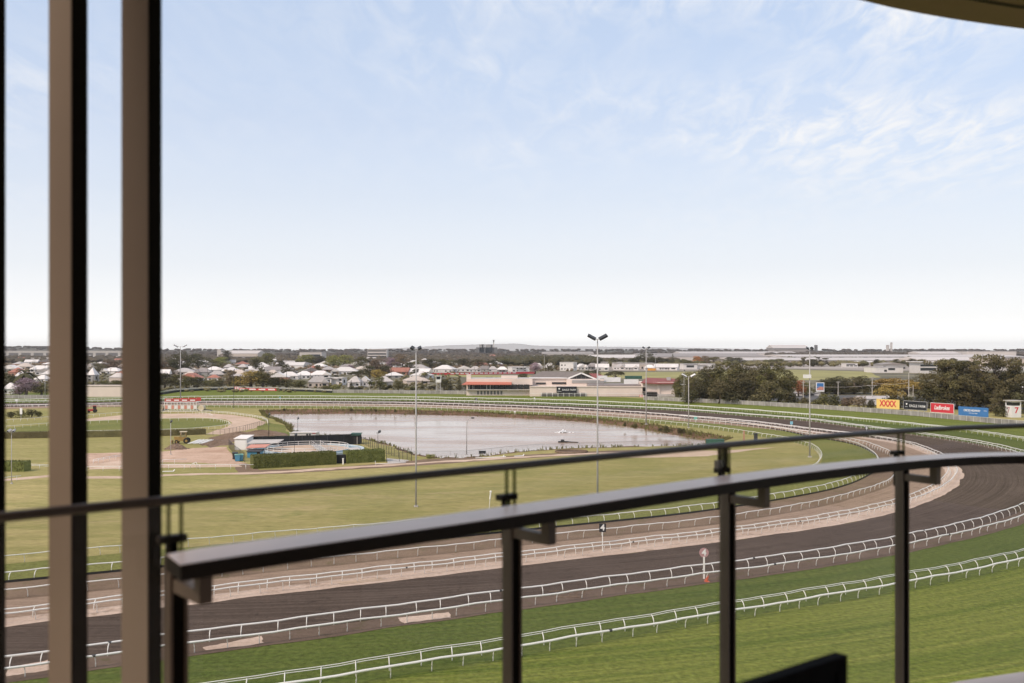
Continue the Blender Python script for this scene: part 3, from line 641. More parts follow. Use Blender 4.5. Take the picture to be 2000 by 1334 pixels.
# ------------------------------------------------------------------ buildings far off
def building(name, label, cat, x0, x1, ytop, Y, depth, wall, roof, kind='flat', roofh=0.25, windows=None, group=None, base_z=0.0, wmat='glass_dark', eave=0.4, bands=None):
    a = A(x0, ytop, Y); b = A(x1, ytop, Y); w = b.x-a.x; h = a.z-base_z; c = Vector(((a.x+b.x)/2, Y, base_z))
    t = thing(name, label, cat, c, 0, group); hw = h if kind == 'flat' else h*(1-roofh)
    part('wall', MB().box((-w/2,0,0),(w/2,depth,hw)), wall, t)
    rf = MB(); e = eave
    if kind == 'flat': rf.box((-w/2-e,-e,hw),(w/2+e,depth+e,hw+max(.3,h*.04)))
    elif kind == 'hip':
        i = min(w, depth)*0.42
        rf.add([(-w/2-e,-e,hw),(w/2+e,-e,hw),(w/2+e,depth+e,hw),(-w/2-e,depth+e,hw),(-w/2+i,depth/2,h),(w/2-i,depth/2,h)], [(0,1,5,4),(1,2,5),(2,3,4,5),(3,0,4),(3,2,1,0)])
    elif kind == 'gable_x':
        rf.add([(-w/2-e,-e,hw),(w/2+e,-e,hw),(w/2+e,depth+e,hw),(-w/2-e,depth+e,hw),(-w/2-e,depth/2,h),(w/2+e,depth/2,h)], [(0,1,5,4),(1,2,5),(2,3,4,5),(3,0,4),(3,2,1,0)])
    else:
        rf.add([(-w/2-e,-e,hw),(w/2+e,-e,hw),(w/2+e,depth+e,hw),(-w/2-e,depth+e,hw),(0,-e,h),(0,depth+e,h)], [(0,1,4),(1,2,5,4),(2,3,5),(3,0,4,5),(3,2,1,0)])
    part('roof', rf, roof, t)
    for (u0, u1, v0, v1) in (windows or []):
        part('window', MB().box((-w/2+u0*w,-.06,v0*hw),(-w/2+u1*w,.1,v1*hw)), wmat, t)
    return t
WG = 'long low warehouses on the right'
for a in (
 ('pale warehouse with dark ribbon window behind the tallest lamp pole', 1156,1262,693,2150,150,'ware_white','ware_white','gable_x',[(.12,.5,.3,.5),(.62,.68,.3,.55),(.2,.24,0,.25)]),
 ('long grey-roofed warehouse with white front above the fig trees', 1255,1500,690.5,2300,260,'ware_white','ware_grey','gable_x',[(.05,.2,.05,.35),(.4,.6,.3,.5)]),
 ('longest pale warehouse, its grey wall ruled with thin posts', 1440,1905,699,1900,200,'ware_grey','ware_white','gable_x',[(k/16+.02,k/16+.024,.05,.9) for k in range(16)]),
 ('sprawling low warehouse with saw-tooth roof behind the longest one', 1540,2010,693,2700,330,'ware_grey','ware_white','gable_x',[(k/20+.01,k/20+.03,.6,.9) for k in range(20)]),
 ('white warehouse block beside the tall gum trees', 1800,1990,697.5,1750,130,'ware_white','ware_white','gable_x',[(.55,.7,.2,.6)]),
 ('flat pale warehouse at the right border with dark windows', 1960,2080,700,1600,120,'wall_cream','ware_grey','flat',[(.05,.3,.5,.8),(.4,.6,.5,.8),(.1,.6,.1,.3)]),
 ('small pale shed among trees left of the warehouses', 1090,1146,703,2000,60,'ware_white','ware_white','gable_x',[(.5,.8,.1,.5)]),
 ('low grey warehouse beyond the brown-leaved wood', 1060,1160,687,3700,120,'ware_white','ware_grey','gable_x',[]),
 ('long thin warehouse under the horizon, right of centre', 1330,1560,686.5,3900,200,'ware_white','ware_white','gable_x',[(.3,.5,.2,.6)]),
 ('pale low warehouse by the distant slanting road', 1800,1880,686.5,3500,150,'ware_white','ware_white','gable_x',[]),
 ('pale low warehouse near the right border under the wood', 1890,1985,686.5,3500,150,'ware_white','ware_white','flat',[])):
    lab, x0, x1, yt, Y, dp, wm, rm, kd, wn = a
    building('warehouse', lab, 'warehouse', x0, x1, yt, Y, dp, wm, rm, kd, 0.4, wn, WG, eave=1.0)
rs = random.Random(21); sheds = []
for k in range(34):
    yb = rs.choice((700,702,705,708,712,716,720)) + rs.uniform(-.8,.8); w = rs.uniform(14,46)*(yb-690)/18; x = rs.uniform(1180,2010)
    if 1290 < x < 1560 and yb > 712: continue
    sheds.append((x, w, yb, rs.uniform(6,10)*FPX/DY(yb)))
for i, (x, w, yb, hp) in enumerate(sorted(sheds)):
    k = rs.randint(2,5); building('industrial_shed', f'small low shed between the long warehouses, {nth(i)} from left', 'shed', x-w/2, x+w/2, yb-hp, DY(yb), rs.uniform(18,40), rs.choice(('ware_white','ware_grey','wall_cream','wall_grey')), rs.choice(('ware_white','roof_grey','roof_white','ware_grey')), rs.choice(('gable_x','flat','gable_y')), 0.3, [((j+.25)/k, (j+.7)/k, .05, rs.uniform(.35,.7)) for j in range(k)], 'small industrial sheds', eave=.6)
wood('yard_trees', 'scattered dark trees among the warehouse yards', 170, (1160,2150), (1500,2700), (6,11), None, 'leaf_dark', 0.9)
building('terminal_block', 'huge pale stepped roof like a hangar on the horizon right of centre', 'hangar', 1512,1580,673.5,5200,160,'ware_grey','ware_white','gable_x',0.35,[(.1,.2,.3,.6)],eave=4)
building('silo', 'dark little block on the horizon beside the hangar roof', 'building', 1592,1597,674.5,5000,14,'ware_dark','ware_dark')
building('apartment_tower', 'tall slim pale tower on the horizon above the billboards', 'tower', 1740,1743,670,5200,9,'ware_white','ware_grey')
building('apartment_block', 'short pale block left of the slim horizon tower', 'building', 1732,1737,674.5,5200,12,'ware_white','ware_grey')
# works on the horizon: two dark blocks and a chimney
Yp = 4600; b0 = A(950, 683, Yp); b0.z = 0
t = thing('factory', 'dark factory with two boiler blocks and a pale chimney on the horizon', 'factory', b0)
def fb(n, x0, x1, yt, m, d=40, yb=None):
    a = A(x0, yt, Yp); b = A(x1, yt, Yp); part(n, MB().box((a.x-b0.x,0,0),(b.x-b0.x,d,a.z)), m, t)
fb('boiler_block',936,946,672.5,'wall_grey'); fb('boiler_block',948,962,673,'wall_grey'); fb('stair_tower',941.5,943.5,672,'ware_white',41); fb('stair_tower',959,961.5,673,'ware_white',41); fb('low_hall',930,971,678.5,'ware_dark',60)
fb('chimney',963.3,965,664,'ware_white',6); 
a = A(962.5,664,Yp); b = A(965.8,665.5,Yp); part('chimney_cap', MB().box((a.x-b0.x,-2,b.z),(b.x-b0.x,8,a.z+1)), 'ware_dark', t)
a = A(962.8,666.5,Yp); b = A(965.5,668,Yp); part('chimney_band', MB().box((a.x-b0.x,-1.5,b.z),(b.x-b0.x,7.5,a.z+1)), 'ware_dark', t)
OB = 'larger blocks behind the houses'
building('office_block', 'white office block with three ribbon windows above the houses', 'office', 718,755,682.5,2600,40,'ware_white','ware_grey','flat',0,[(.02,.98,.22,.38),(.02,.98,.5,.64),(.02,.98,.8,.92)],OB)
building('office_block', 'long cream hall with sloping roof behind the left-hand trees', 'hall', 430,503,684.5,2450,80,'wall_cream','ware_white','gable_x',0.3,[(.3,.95,.45,.55),(.6,.63,.1,.3)],OB)
building('office_block', 'low white hall with dark window band left of the office block', 'hall', 585,628,688,2350,60,'ware_white','ware_grey','flat',0,[(.1,.3,.3,.7),(.4,.95,.5,.75)],OB)
building('office_block', 'small white block beside the cream hall', 'building', 424,432,683,2600,30,'ware_white','ware_grey','flat',0,[],OB)
building('viaduct', 'long pale elevated road seen between the left-hand slats', 'viaduct', -80,260,685.5,3300,14,'concrete','concrete','flat',0,[(k/14,k/14+.055,0,.72) for k in range(14)], wmat='ware_dark')
building('grandstand', 'white two-storey stand with dark glazing on the second course', 'stand', 1652,1675,710,1560,22,'wall_white','roof_white','flat',0,[(.05,.3,.2,.5),(.36,.62,.2,.5),(.7,.95,.2,.5),(.05,.8,.62,.85)])
building('grandstand', 'grey broken-topped building with pale roof above the yellow tree', 'building', 1711,1764,718,1180,40,'wall_white','roof_grey','flat',0,[(.3,.4,.2,.6),(.45,.7,.5,.9)])
building('grandstand', 'tall white stand with a thin projecting roof left of the gum trees', 'stand', 1796,1830,707.5,1150,30,'wall_white','roof_white','flat',0,[(.05,.95,.25,.5),(.05,.95,.62,.8)], eave=3)
building('truck_depot', 'long pale shed roof seen through the gum trees', 'shed', 1860,2010,756,560,14,'wall_white','roof_white','gable_x',0.3,[(.05,.4,.1,.5)])
building('truck_depot', 'low white shed behind the yellow billboard', 'shed', 1683,1743,774,500,12,'wall_white','roof_grey','gable_x',0.3,[(.5,.6,.1,.6)])
building('truck_depot', 'low white shop front between the fig trees and the small framed billboard', 'shop', 1535,1600,768,600,14,'wall_white','roof_grey','flat',0,[(.1,.3,.1,.6),(.5,.85,.1,.6)])
building('truck_depot', 'dark low shed under the fig trees', 'shed', 1345,1480,773,640,10,'wall_grey','roof_dark','flat',0,[(.4,.6,.1,.7)])
building('beige_shed', 'plain beige corrugated shed seen between the slats', 'shed', 150,252,754,585,12,'cream_wall','beige_wall','flat',0)

# ------------------------------------------------------------------ houses
HOUSES = [ # x0, x1, y roof top, y base, roof, wall, kind
 (597,641,735,757,'grey','cream','hip'),(641,674,738,752,'white','white','flat'),(679,706,735,756,'grey','white','hip'),(699,724,735,755,'white','white','gable_y'),(730,766,735,754,'grey','grey','hip'),(786,835,735,751,'cream','cream','hip'),
 (643,699,717,732,'white','white','hip'),(750,786,727,739,'white','grey','hip'),(600,645,724,739,'white','white','hip'),(598,623,714,727,'red','brick','hip'),(762,800,718,733,'red','brick','gable_x'),(792,840,712,729,'grey','cream','hip'),
 (846,890,713,728,'white','white','hip'),(890,922,714.5,726,'white','white','gable_y'),(916,940,715,727,'grey','white','hip'),(938,955,715,726,'dark','grey','gable_x'),(953,972,715.5,726,'grey','white','hip'),(970,992,716,727,'white','grey','hip'),(994,1032,717,726.5,'white','white','flat'),
 (391,422,708,721,'grey','grey','hip'),(433,456,711,723,'grey','grey','hip'),(394,434,716,728,'white','white','hip'),(430,467,717.5,731,'white','grey','hip'),(331,378,719,733,'grey','cream','hip'),(378,410,718.5,734,'dark','grey','hip'),(406,436,724,738,'grey','grey','hip'),(403,428,732,743,'red','white','hip'),
 (463,483,711,722,'grey','grey','hip'),(492,525,708,722,'white','white','hip'),(516,546,722.5,737,'cream','cream','hip'),(535,596,707.5,719,'white','white','gable_x'),(547,579,719.5,733,'dark','grey','hip'),(544,582,726,741,'white','white','hip'),(571,612,725,740,'white','white','hip'),
 (1063,1085,708,722,'white','white','hip'),(1096,1126,708,724,'white','white','flat'),(1126,1146,710.5,723,'white','white','gable_y'),(1146,1170,709,722,'dark','grey','hip'),(1163,1191,710.5,724,'white','white','gable_x'),(1200,1226,710.5,722.5,'grey','white','hip'),(1222,1250,711,723,'white','white','gable_x'),(1259,1281,712.5,723,'white','white','hip'),(1279,1329,710.5,723,'white','white','gable_x'),(1330,1400,711,721,'white','white','flat'),
 (14,44,718,735,'red','brick','hip'),(28,56,725,742,'white','white','hip'),(60,95,714,728,'white','white','gable_x'),(25,60,709,722,'cream','cream','hip'),(78,110,722,738,'white','white','hip'),(170,186,718,745,'white','grey','hip'),(196,236,718,731,'white','white','hip'),(0,30,748,770,'white','white','hip'),(225,250,724,740,'red','brick','hip'),
 (340,365,706,718,'white','cream','hip'),(318,340,710,722,'white','brick','hip'),(1040,1062,709,721,'grey','grey','hip')]
rnd = random.Random(5)
def overlap(x0, x1, yb):
    return any(abs(yb - h[3]) < 3.6 and x0 < h[1]-5 and x1 > h[0]+5 for h in HOUSES)
HAND = len(HOUSES)
for yb, hpx, wpx, n in ((746,16,38,14),(739,15,38,24),(733,13,36,28),(727,12,34,30),(721,11,32,36),(716,9,30,40),(712,8.5,28,40),(708,8,24,40),(704,6.5,20,34),(700,5.5,17,26)):
    for k in range(n):
        xc = rnd.uniform(5, 590 if yb > 740 else 840 if yb > 717 else 1060 if yb > 706 else 1130); w = wpx*rnd.uniform(.75, 1.25); y = yb + rnd.uniform(-1.5, 1.5)
        if overlap(xc-w/2, xc+w/2, y): continue
        HOUSES.append((xc-w/2, xc+w/2, y-hpx*rnd.uniform(.85,1.15), y, rnd.choice(['white','white','white','white','grey','grey','grey','cream','red','dark']), rnd.choice(['white','white','cream','grey','brick']), rnd.choice(['hip','hip','gable_x','gable_y'])))
RF = {'white':'roof_white','grey':'roof_grey','dark':'roof_dark','red':'roof_red','cream':'wall_cream'}
RN = {'white':'white','grey':'grey','dark':'dark','red':'red','cream':'cream'}
rows = [(745,900,'front row'),(734,745,'second row'),(726,734,'third row'),(719,726,'fourth row'),(713,719,'fifth row'),(708.6,713,'sixth row'),(704,708.6,'seventh row'),(690,704,'farthest row')]
KN = {'hip':'hipped','gable_x':'long gabled','gable_y':'gable-fronted','flat':'flat'}
WL = {'white':'wall_white','cream':'wall_cream','grey':'wall_grey','brick':'wall_brick'}
def roof_mesh(w, d, z0, z1, kind, e=0.5):
    rf = MB(); x = w/2+e; y = d/2+e
    if kind == 'hip':
        i = min(w, d)*0.46
        if w >= d: r = [(-w/2+i,0,z1),(w/2-i,0,z1)]; f = [(0,1,5,4),(1,2,5),(2,3,4,5),(3,0,4)]
        else: r = [(0,-d/2+i,z1),(0,d/2-i,z1)]; f = [(0,1,4),(1,2,5,4),(2,3,5),(3,0,4,5)]
    elif kind == 'gable_x': r = [(-x,0,z1),(x,0,z1)]; f = [(0,1,5,4),(1,2,5),(2,3,4,5),(3,0,4)]
    elif kind == 'gable_y': r = [(0,-y,z1),(0,y,z1)]; f = [(0,1,4),(1,2,5,4),(2,3,5),(3,0,4,5)]
    else: return rf.box((-x,-y,z0),(x,y,z0+.35))
    return rf.add([(-x,-y,z0),(x,-y,z0),(x,y,z0),(-x,y,z0)] + r, f + [(3,2,1,0)])
def house(label, x0, x1, yt, yb, rc, wc, kd):
    Y = DY(yb); w = (x1-x0)*Y/FPX; h = (yb-yt)*Y/FPX; d = max(8, min(20, w*rnd.uniform(.6,.95))); c = G((x0+x1)/2, yb); c.y += d/2
    rz = rnd.uniform(-.32,.32); t = thing('house', label, 'house', c, rz, 'houses of the suburb'); w *= .92
    hw = h if kd == 'flat' else min(max(2.4, h*.47), h*.72)
    part('wall', MB().box((-w/2,-d/2,0),(w/2,d/2,hw)), WL[wc], t); part('roof', roof_mesh(w, d, hw, h, kd), RF[rc], t)
    if rnd.random() < .6 and w > 11:
        ww = w*rnd.uniform(.3,.42); s = rnd.choice((-1,1)); cx = s*(w/2-ww/2-.4); wd = rnd.uniform(2.5,5); M = Matrix.Translation((cx,-d/2-wd/2+.6,0)); hh = hw*.97
        wg = part('wing', MB().box((-ww/2,-wd/2,0),(ww/2,wd/2,hh), M), WL[wc], t)
        rm = roof_mesh(ww, wd+4, hh, hh+(h-hw)*.75, rnd.choice(('gable_y','hip')), .4); rm.v = [tuple(M @ Vector(v) + Vector((0,1.6,0))) for v in rm.v]; link('roof', rm.mesh('roof', RF[rc]), wg)
        link('window', MB().box((-ww*.3,-wd/2-.05,hh*.35),(ww*.25,-wd/2+.05,hh*.78), M).mesh('window','glass_dark'), wg)
    n = 0; x = -w/2 + rnd.uniform(.6,2)
    while x < w/2-2 and n < 5:
        ww = rnd.uniform(1.0,2.6)
        for zf in ((.30,) if hw < 4.6 else (.14,.60)):
            if rnd.random() < .75: part('window', MB().box((x,-d/2-.06,hw*zf),(x+ww,-d/2+.05,hw*zf+min(1.5,hw*.42))), 'glass_dark', t)
        x += ww + rnd.uniform(1.2,4); n += 1
    part('window', MB().box((w/2-.05,-d*.2,hw*.3),(w/2+.06,d*.1,hw*.75)), 'glass_dark', t)
    if rnd.random() < .35 and yb > 716: part('veranda', MB().box((-w*.3,-d/2-2.2,hw*.86),(w*.25,-d/2,hw*.92)).box((-w*.3,-d/2-2.2,0),(-w*.3+.2,-d/2-2.0,hw*.86)).box((w*.25-.2,-d/2-2.2,0),(w*.25,-d/2-2.0,hw*.86)), RF[rc], t)
rnd = random.Random(8)
for lo, hi, rn in rows:
    hs = sorted([h for h in HOUSES if lo <= h[3] < hi])
    for i, h in enumerate(hs): house(f'house with {RN[h[4]]} {KN[h[6]]} roof, {nth(i)} from left in the {rn}', *h)

# street poles between the houses
pl = sorted([(x+rnd.uniform(-6,6), yb) for x, yb in ((345,735),(400,742),(410,732),(462,738),(474,760),(512,735),(560,745),(583,752),(606,740),(620,733),(705,758),(728,735),(770,742),(818,733),(884,726),(1018,727),(215,740),(60,740),(925,728),(980,722)) ])
for i, (x, yb) in enumerate(pl):
    p = G(x, yb); h = rnd.uniform(9, 12); t = thing('street_pole', f'thin dark street pole among the houses, {nth(i)} from left', 'utility pole', p, rnd.uniform(-.5,.5), 'street poles in the suburb')
    part('pole', MB().tube([(0,0,0),(0,0,h)], [.20,.14], 6), 'bark', t); part('cross_arm', MB().bar((-1.3,0,h-.6),(1.3,0,h-.6),.16), 'bark', t)

# ------------------------------------------------------------------ trees
def leaf_cloud(n, clusters, leaf, rng, flat=0.0):
    # clusters: (centre, radius xyz); leaf faces sit near each cluster's surface
    vs = []; fs = []
    tot = sum(c[1][0]*c[1][1] for c in clusters)
    for c, r in clusters:
        k = max(6, int(n * r[0]*r[1]/tot))
        for _ in range(k):
            d = Vector((rng.gauss(0,1), rng.gauss(0,1), rng.gauss(0,1)+0.25)).normalized(); q = rng.uniform(.62, 1.08)
            p = Vector((c[0]+d.x*r[0]*q, c[1]+d.y*r[1]*q, c[2]+d.z*r[2]*q))
            nrm = (d*0.6 + Vector((rng.gauss(0,1), rng.gauss(0,1), rng.gauss(0,1)+.4))*0.6).normalized(); a = nrm.orthogonal().normalized(); b = nrm.cross(a)
            ang = rng.uniform(0, math.pi); a, b = a*math.cos(ang)+b*math.sin(ang), b*math.cos(ang)-a*math.sin(ang)
            s = leaf*rng.uniform(.6,1.3); o = len(vs)
            vs += [p-a*s, p-b*s*.55+nrm*s*.12, p+a*s, p+b*s*.55+nrm*s*.12]; fs.append((o,o+1,o+2,o+3))
    mb = MB(); mb.v = [tuple(v) for v in vs]; mb.f = fs; return mb
def limbs(kind, rng):
    mb = MB(); mb.tube([(0,0,0),(.03,.02,.2),(.0,.03,.42),(.02,0,.62)], [.05,.04,.03,.018], 7)
    for k in range(6):
        a = rng.uniform(0,6.28); z0 = rng.uniform(.22,.45); L = rng.uniform(.18,.34)
        mb.tube([(0,0,z0),(math.cos(a)*L*.5,math.sin(a)*L*.5,z0+L*.45),(math.cos(a)*L,math.sin(a)*L,z0+L*.9)], [.022,.014,.006], 5)
    return mb
PROTO = {}
def proto(kind, i):
    rng = random.Random(hash((len(kind)*31 + sum(map(ord, kind)), i)) & 0xffff)
    if kind == 'broad':       # unit tree: height 1, crown radius .5
        cl = []
        for k in range(18):
            a = rng.uniform(0,6.28); q = rng.uniform(0,.36); z = rng.uniform(.20,.86); s = rng.uniform(.11,.19)*(1.15-.5*abs(z-.5))
            if z > .75: q *= .55
            cl.append(((math.cos(a)*q, math.sin(a)*q, z), (s*1.15, s*1.15, s*.85)))
        return leaf_cloud(2200, cl, .028, rng), limbs(kind, rng)
    if kind == 'big':
        cl = []
        for k in range(52):
            a = rng.uniform(0,6.28); q = .40*math.sqrt(rng.random()); z = .12 + .76*rng.random()*(1-(q/.5)**2*.55); s = rng.uniform(.07,.125)
            cl.append(((math.cos(a)*q, math.sin(a)*q, z), (s*1.2, s*1.2, s*.9)))
        return leaf_cloud(9000, cl, .017, rng), limbs(kind, rng)
    if kind == 'gum':
        cl = []
        for k in range(32):
            a = rng.uniform(0,6.28); z = rng.uniform(.26,.95); q = rng.uniform(.06,.44)*(1.1-.5*max(0,z-.7)/.3); s = rng.uniform(.055,.11)
            cl.append(((math.cos(a)*q, math.sin(a)*q, z), (s*1.35, s*1.35, s*.75)))
        mb = MB(); mb.tube([(0,0,0),(.02,.0,.3),(-.01,.01,.55),(.01,0,.85)], [.03,.024,.016,.006], 7)
        for c, r in cl[:16]:
            z0 = max(.12, c[2]-.30); mb.tube([(0,0,z0),(c[0]*.45,c[1]*.45,z0+(c[2]-z0)*.4),(c[0],c[1],c[2])], [.013,.009,.004], 5)
        return leaf_cloud(5200, cl, .018, rng), mb
    if kind == 'umbrella':    # flat spreading crown
        cl = []
        for k in range(22):
            a = rng.uniform(0,6.28); q = .42*math.sqrt(rng.random()); cl.append(((math.cos(a)*q, math.sin(a)*q, .78-.35*(q/.5)**2+rng.uniform(-.06,.04)), (.12,.12,.08)))
        return leaf_cloud(3400, cl, .020, rng), limbs(kind, rng)
    if kind == 'pine':
        cl = []
        for k in range(9):
            z = .14 + k*.095; r = .34*(1-z)+.03
            for j in range(5): a = j*1.257+k; cl.append(((math.cos(a)*r*.6, math.sin(a)*r*.6, z), (r*.55, r*.55, .035)))
        cl.append(((0,0,.97),(.03,.03,.05)))
        return leaf_cloud(1100, cl, .030, rng), MB().tube([(0,0,0),(0,0,.98)], [.03,.005], 6)
    if kind == 'palm':
        mb = MB()
        for k in range(26):
            a = k*2.4; el = rng.uniform(-.3, 1.0); L = rng.uniform(.36,.46); prev = None; o = Vector((0,0,.66)); d = Vector((math.cos(a)*math.cos(el), math.sin(a)*math.cos(el), math.sin(el))); sd = Vector((-math.sin(a), math.cos(a), 0))
            pts = [o + d*L*s - Vector((0,0,.28*s*s)) for s in (0,.3,.6,.85,1)]; wd = (.012,.05,.055,.035,.0)
            for i2 in range(4): mb.quad(pts[i2]-sd*wd[i2], pts[i2]+sd*wd[i2]+Vector((0,0,-.02)), pts[i2+1]+sd*wd[i2+1]+Vector((0,0,-.02)), pts[i2+1]-sd*wd[i2+1])
        return mb, MB().tube([(0,0,0),(.01,0,.35),(0,0,.68)], [.035,.028,.03], 7)
    if kind == 'bush':
        cl = []
        for k in range(9):
            a = rng.uniform(0,6.28); q = rng.uniform(0,.34); cl.append(((math.cos(a)*q, math.sin(a)*q, rng.uniform(.2,.7)), (.22,.22,.24)))
        return leaf_cloud(800, cl, .05, rng), MB().tube([(0,0,0),(0,0,.4)], [.04,.02], 5)
    if kind == 'column':
        cl = [((rng.uniform(-.03,.03), rng.uniform(-.03,.03), .1+k*.1), (.10*(1.1-k*.09),.10*(1.1-k*.09),.09)) for k in range(9)]
        return leaf_cloud(700, cl, .03, rng), MB().tube([(0,0,0),(0,0,.3)], [.02,.015], 5)
def tree(kind, var, name, label, loc, h, w, leaf, group, bark='bark'):
    key = (kind, var)
    if key not in PROTO:
        c, tk = proto(kind, var); PROTO[key] = (c.mesh('crown', 'leaf_green'), tk.mesh('trunk', 'bark', True))
    cm, tm = PROTO[key]
    t = thing(name, label, 'tree' if kind not in ('bush',) else 'bush', loc, random.uniform(0, 6.28), group); t.scale = (w, w, h)
    c = link('crown', cm, t); setmat(c, leaf); k = link('trunk', tm, t)
    if bark != 'bark': setmat(k, bark)
    return t
LN = {'leaf_green':'green','leaf_dark':'dark green','leaf_light':'light green','leaf_yellow':'yellow-green','leaf_brown':'brownish','leaf_purple':'mauve-flowered','leaf_rust':'rust-coloured','leaf_gum':'dull olive'}
KND = {'broad':('leafy_tree','rounded leafy tree'),'big':('fig_tree','large dense tree'),'gum':('gum_tree','tall open-crowned gum tree'),'umbrella':('spreading_tree','flat spreading tree'),'pine':('pine_tree','conical pine tree'),'palm':('palm_tree','palm tree'),'bush':('bush','bush'),'column':('cypress_tree','slim columnar tree')}
def trees(lst, where, group):
    for i, (x, yb, yt, wpx, kind, leaf) in enumerate(sorted(lst)):
        Y = DY(yb); h = (yb-yt)*Y/FPX; w = wpx*Y/FPX; p = G(x, yb); nm, kn = KND[kind]
        tree(kind, i % 3 if kind in ('broad','gum','big','bush') else 0, nm, f'{LN[leaf]} {kn}, {nth(i)} from left {where}', p, h, w, leaf, group)
g,d,li,ye,br,pu,ru,gu = 'leaf_green','leaf_dark','leaf_light','leaf_yellow','leaf_brown','leaf_purple','leaf_rust','leaf_gum'
trees([(20,768,730,40,'broad',d),(50,772,706,62,'palm',d),(50,774,738,60,'broad',pu),(80,773,747,52,'broad',g),(38,772,752,34,'bush',g),(182,756,731,10,'column',d),(190,756,730,10,'column',d),(205,763,742,50,'broad',g),(228,763,741,52,'broad',g),
 (322,758,728,52,'broad',d),(345,758,729,50,'broad',g),(366,758,733,50,'broad',g),(386,758,736,48,'broad',d),(408,758,742,46,'broad',g),(428,758,741,44,'broad',g),(450,758,720,44,'gum',br),(466,758,733,50,'broad',g),(490,758,721,76,'broad',ye),(515,758,726,66,'broad',g),(538,758,735,60,'broad',d),(560,758,739,56,'broad',g),(586,758,742,46,'broad',g),
 (635,764,752,38,'bush',g),(655,763,750,36,'bush',li),(686,763,742,17,'pine',d),(700,763,754,30,'bush',d),(724,763,736,26,'palm',d),(742,763,735,34,'broad',g),(760,763,750,26,'bush',d),(778,763,742,36,'broad',g),(802,763,752,40,'bush',g),(825,763,743,20,'pine',d),(842,763,752,24,'bush',d),(868,764,740,34,'broad',d),(880,764,741,18,'pine',d),(897,764,735,22,'pine',d),(912,764,745,24,'broad',d)],
 'behind the far fence', 'trees behind the far fence')
trees([(350,731,683,66,'big',d),(385,722,688,56,'broad',d),(420,722,702,34,'broad',g),(432,717,697,42,'broad',li),(442,712,682,34,'broad',d),(500,727,700,30,'broad',d),(520,720,687,52,'broad',g),(548,722,704,32,'broad',d),(560,738,710,30,'broad',d),(598,712,691,58,'broad',li),(625,712,694,40,'broad',d),(650,718,692,46,'broad',li),(672,717,691,46,'broad',li),(705,722,694,34,'broad',g),(722,738,712,46,'broad',d),(735,731,701,50,'broad',br),(700,742,721,46,'umbrella',d),(738,742,720,36,'broad',ye),(752,735,712,44,'broad',d),(765,722,697,40,'gum',pu),(787,722,692,44,'gum',br),(800,730,706,36,'broad',d),(815,727,703,40,'broad',g),(840,722,700,46,'broad',d),(812,736,720,26,'broad',d),(830,740,722,28,'palm',g),(864,720,700,34,'broad',g),(880,718,702,40,'broad',g),(905,718,700,40,'broad',d),(935,718,700,40,'broad',gu),(952,716,701,24,'palm',d),(965,716,702,30,'broad',d),(985,715,700,40,'broad',g),(1010,715,703,42,'broad',g),
 (1045,731,708,30,'broad',pu),(1070,733,702,36,'gum',gu),(215,730,702,60,'broad',br),(190,733,708,40,'broad',gu),(225,720,704,34,'broad',d),(330,737,716,44,'broad',br),(318,733,706,40,'broad',br),(372,738,727,28,'bush',d),(455,742,722,26,'broad',br),(540,742,722,30,'palm',d),(620,731,712,22,'broad',d),(655,742,729,24,'palm',d),(685,727,712,22,'broad',pu)],
 'of the larger suburb trees', 'garden trees')
# more garden trees farther back
rt = []
for k in range(230):
    yb = rnd.choice([699,701,703,705,707,709,711,714,718,722,727,733]) + rnd.uniform(-1.5,1.5); x = rnd.uniform(2, 1150 if yb < 709 else 1040 if yb < 720 else 850)
    hp = (9500/DY(yb)) * rnd.uniform(.7, 1.7); rt.append((x, yb, yb-hp, hp*rnd.uniform(1.0,1.7), rnd.choice(['broad','broad','broad','gum','bush']), rnd.choice([d,g,gu,br,d,gu,li])))
for lo, hi, wh in ((736,750,'in the first garden belt'),(724,736,'in the second garden belt'),(716,724,'in the third garden belt'),(712,716,'in the fourth garden belt'),(708,712,'in the fifth garden belt'),(704,708,'in the sixth garden belt'),(700,704,'in the seventh garden belt'),(690,700,'in the last garden belt')):
    trees([r for r in rt if lo <= r[1] < hi], wh, 'small trees between the houses')
trees([(1262,716,686,52,'big',d),(1285,716,697,34,'broad',d),(1314,715,691,20,'pine',d),(1340,717,702,50,'broad',g),(1362,715,695,28,'broad',ru),(1376,715,693,22,'broad',br),(1394,714,694,44,'umbrella',gu),(1425,714,697,34,'broad',d),(1440,714,697,40,'broad',d),(1235,716,699,30,'broad',d),(1195,715,697,24,'broad',gu),(1210,715,701,34,'broad',d),(1300,714,700,40,'broad',d),(1165,714,697,44,'broad',d),
 (1518,716,698,54,'umbrella',g),(1570,716,696,26,'gum',gu),(1588,716,700,34,'broad',d),(1605,716,698,30,'gum',d),(1712,717,701,18,'broad',d),(1731,717,705,16,'broad',gu),(1750,717,700,24,'broad',d),(1762,717,705,20,'broad',d),(1780,717,699,26,'broad',d),(1800,717,701,30,'broad',gu),(1860,716,698,30,'broad',d),(1782,720,714,12,'bush',d)],
 'before the warehouses', 'trees before the warehouses')
trees([(1340,782,726,60,'big',g),(1378,783,711,84,'big',gu),(1425,785,702,104,'big',g),(1478,786,703,100,'big',gu),(1522,786,708,80,'big',g),(1405,788,742,60,'broad',gu),(1355,784,722,70,'big',gu),(1400,784,706,90,'big',d),(1452,785,705,100,'big',gu),(1500,786,706,90,'big',g),(1350,788,758,40,'bush',d),(1430,789,762,50,'bush',d),(1480,790,764,50,'bush',gu),(1455,788,738,70,'broad',d),(1500,789,740,70,'broad',gu),(1540,790,760,46,'bush',d),(1365,786,750,50,'broad',d)],
 'in the clump beside the clubhouse', 'clump of fig trees')
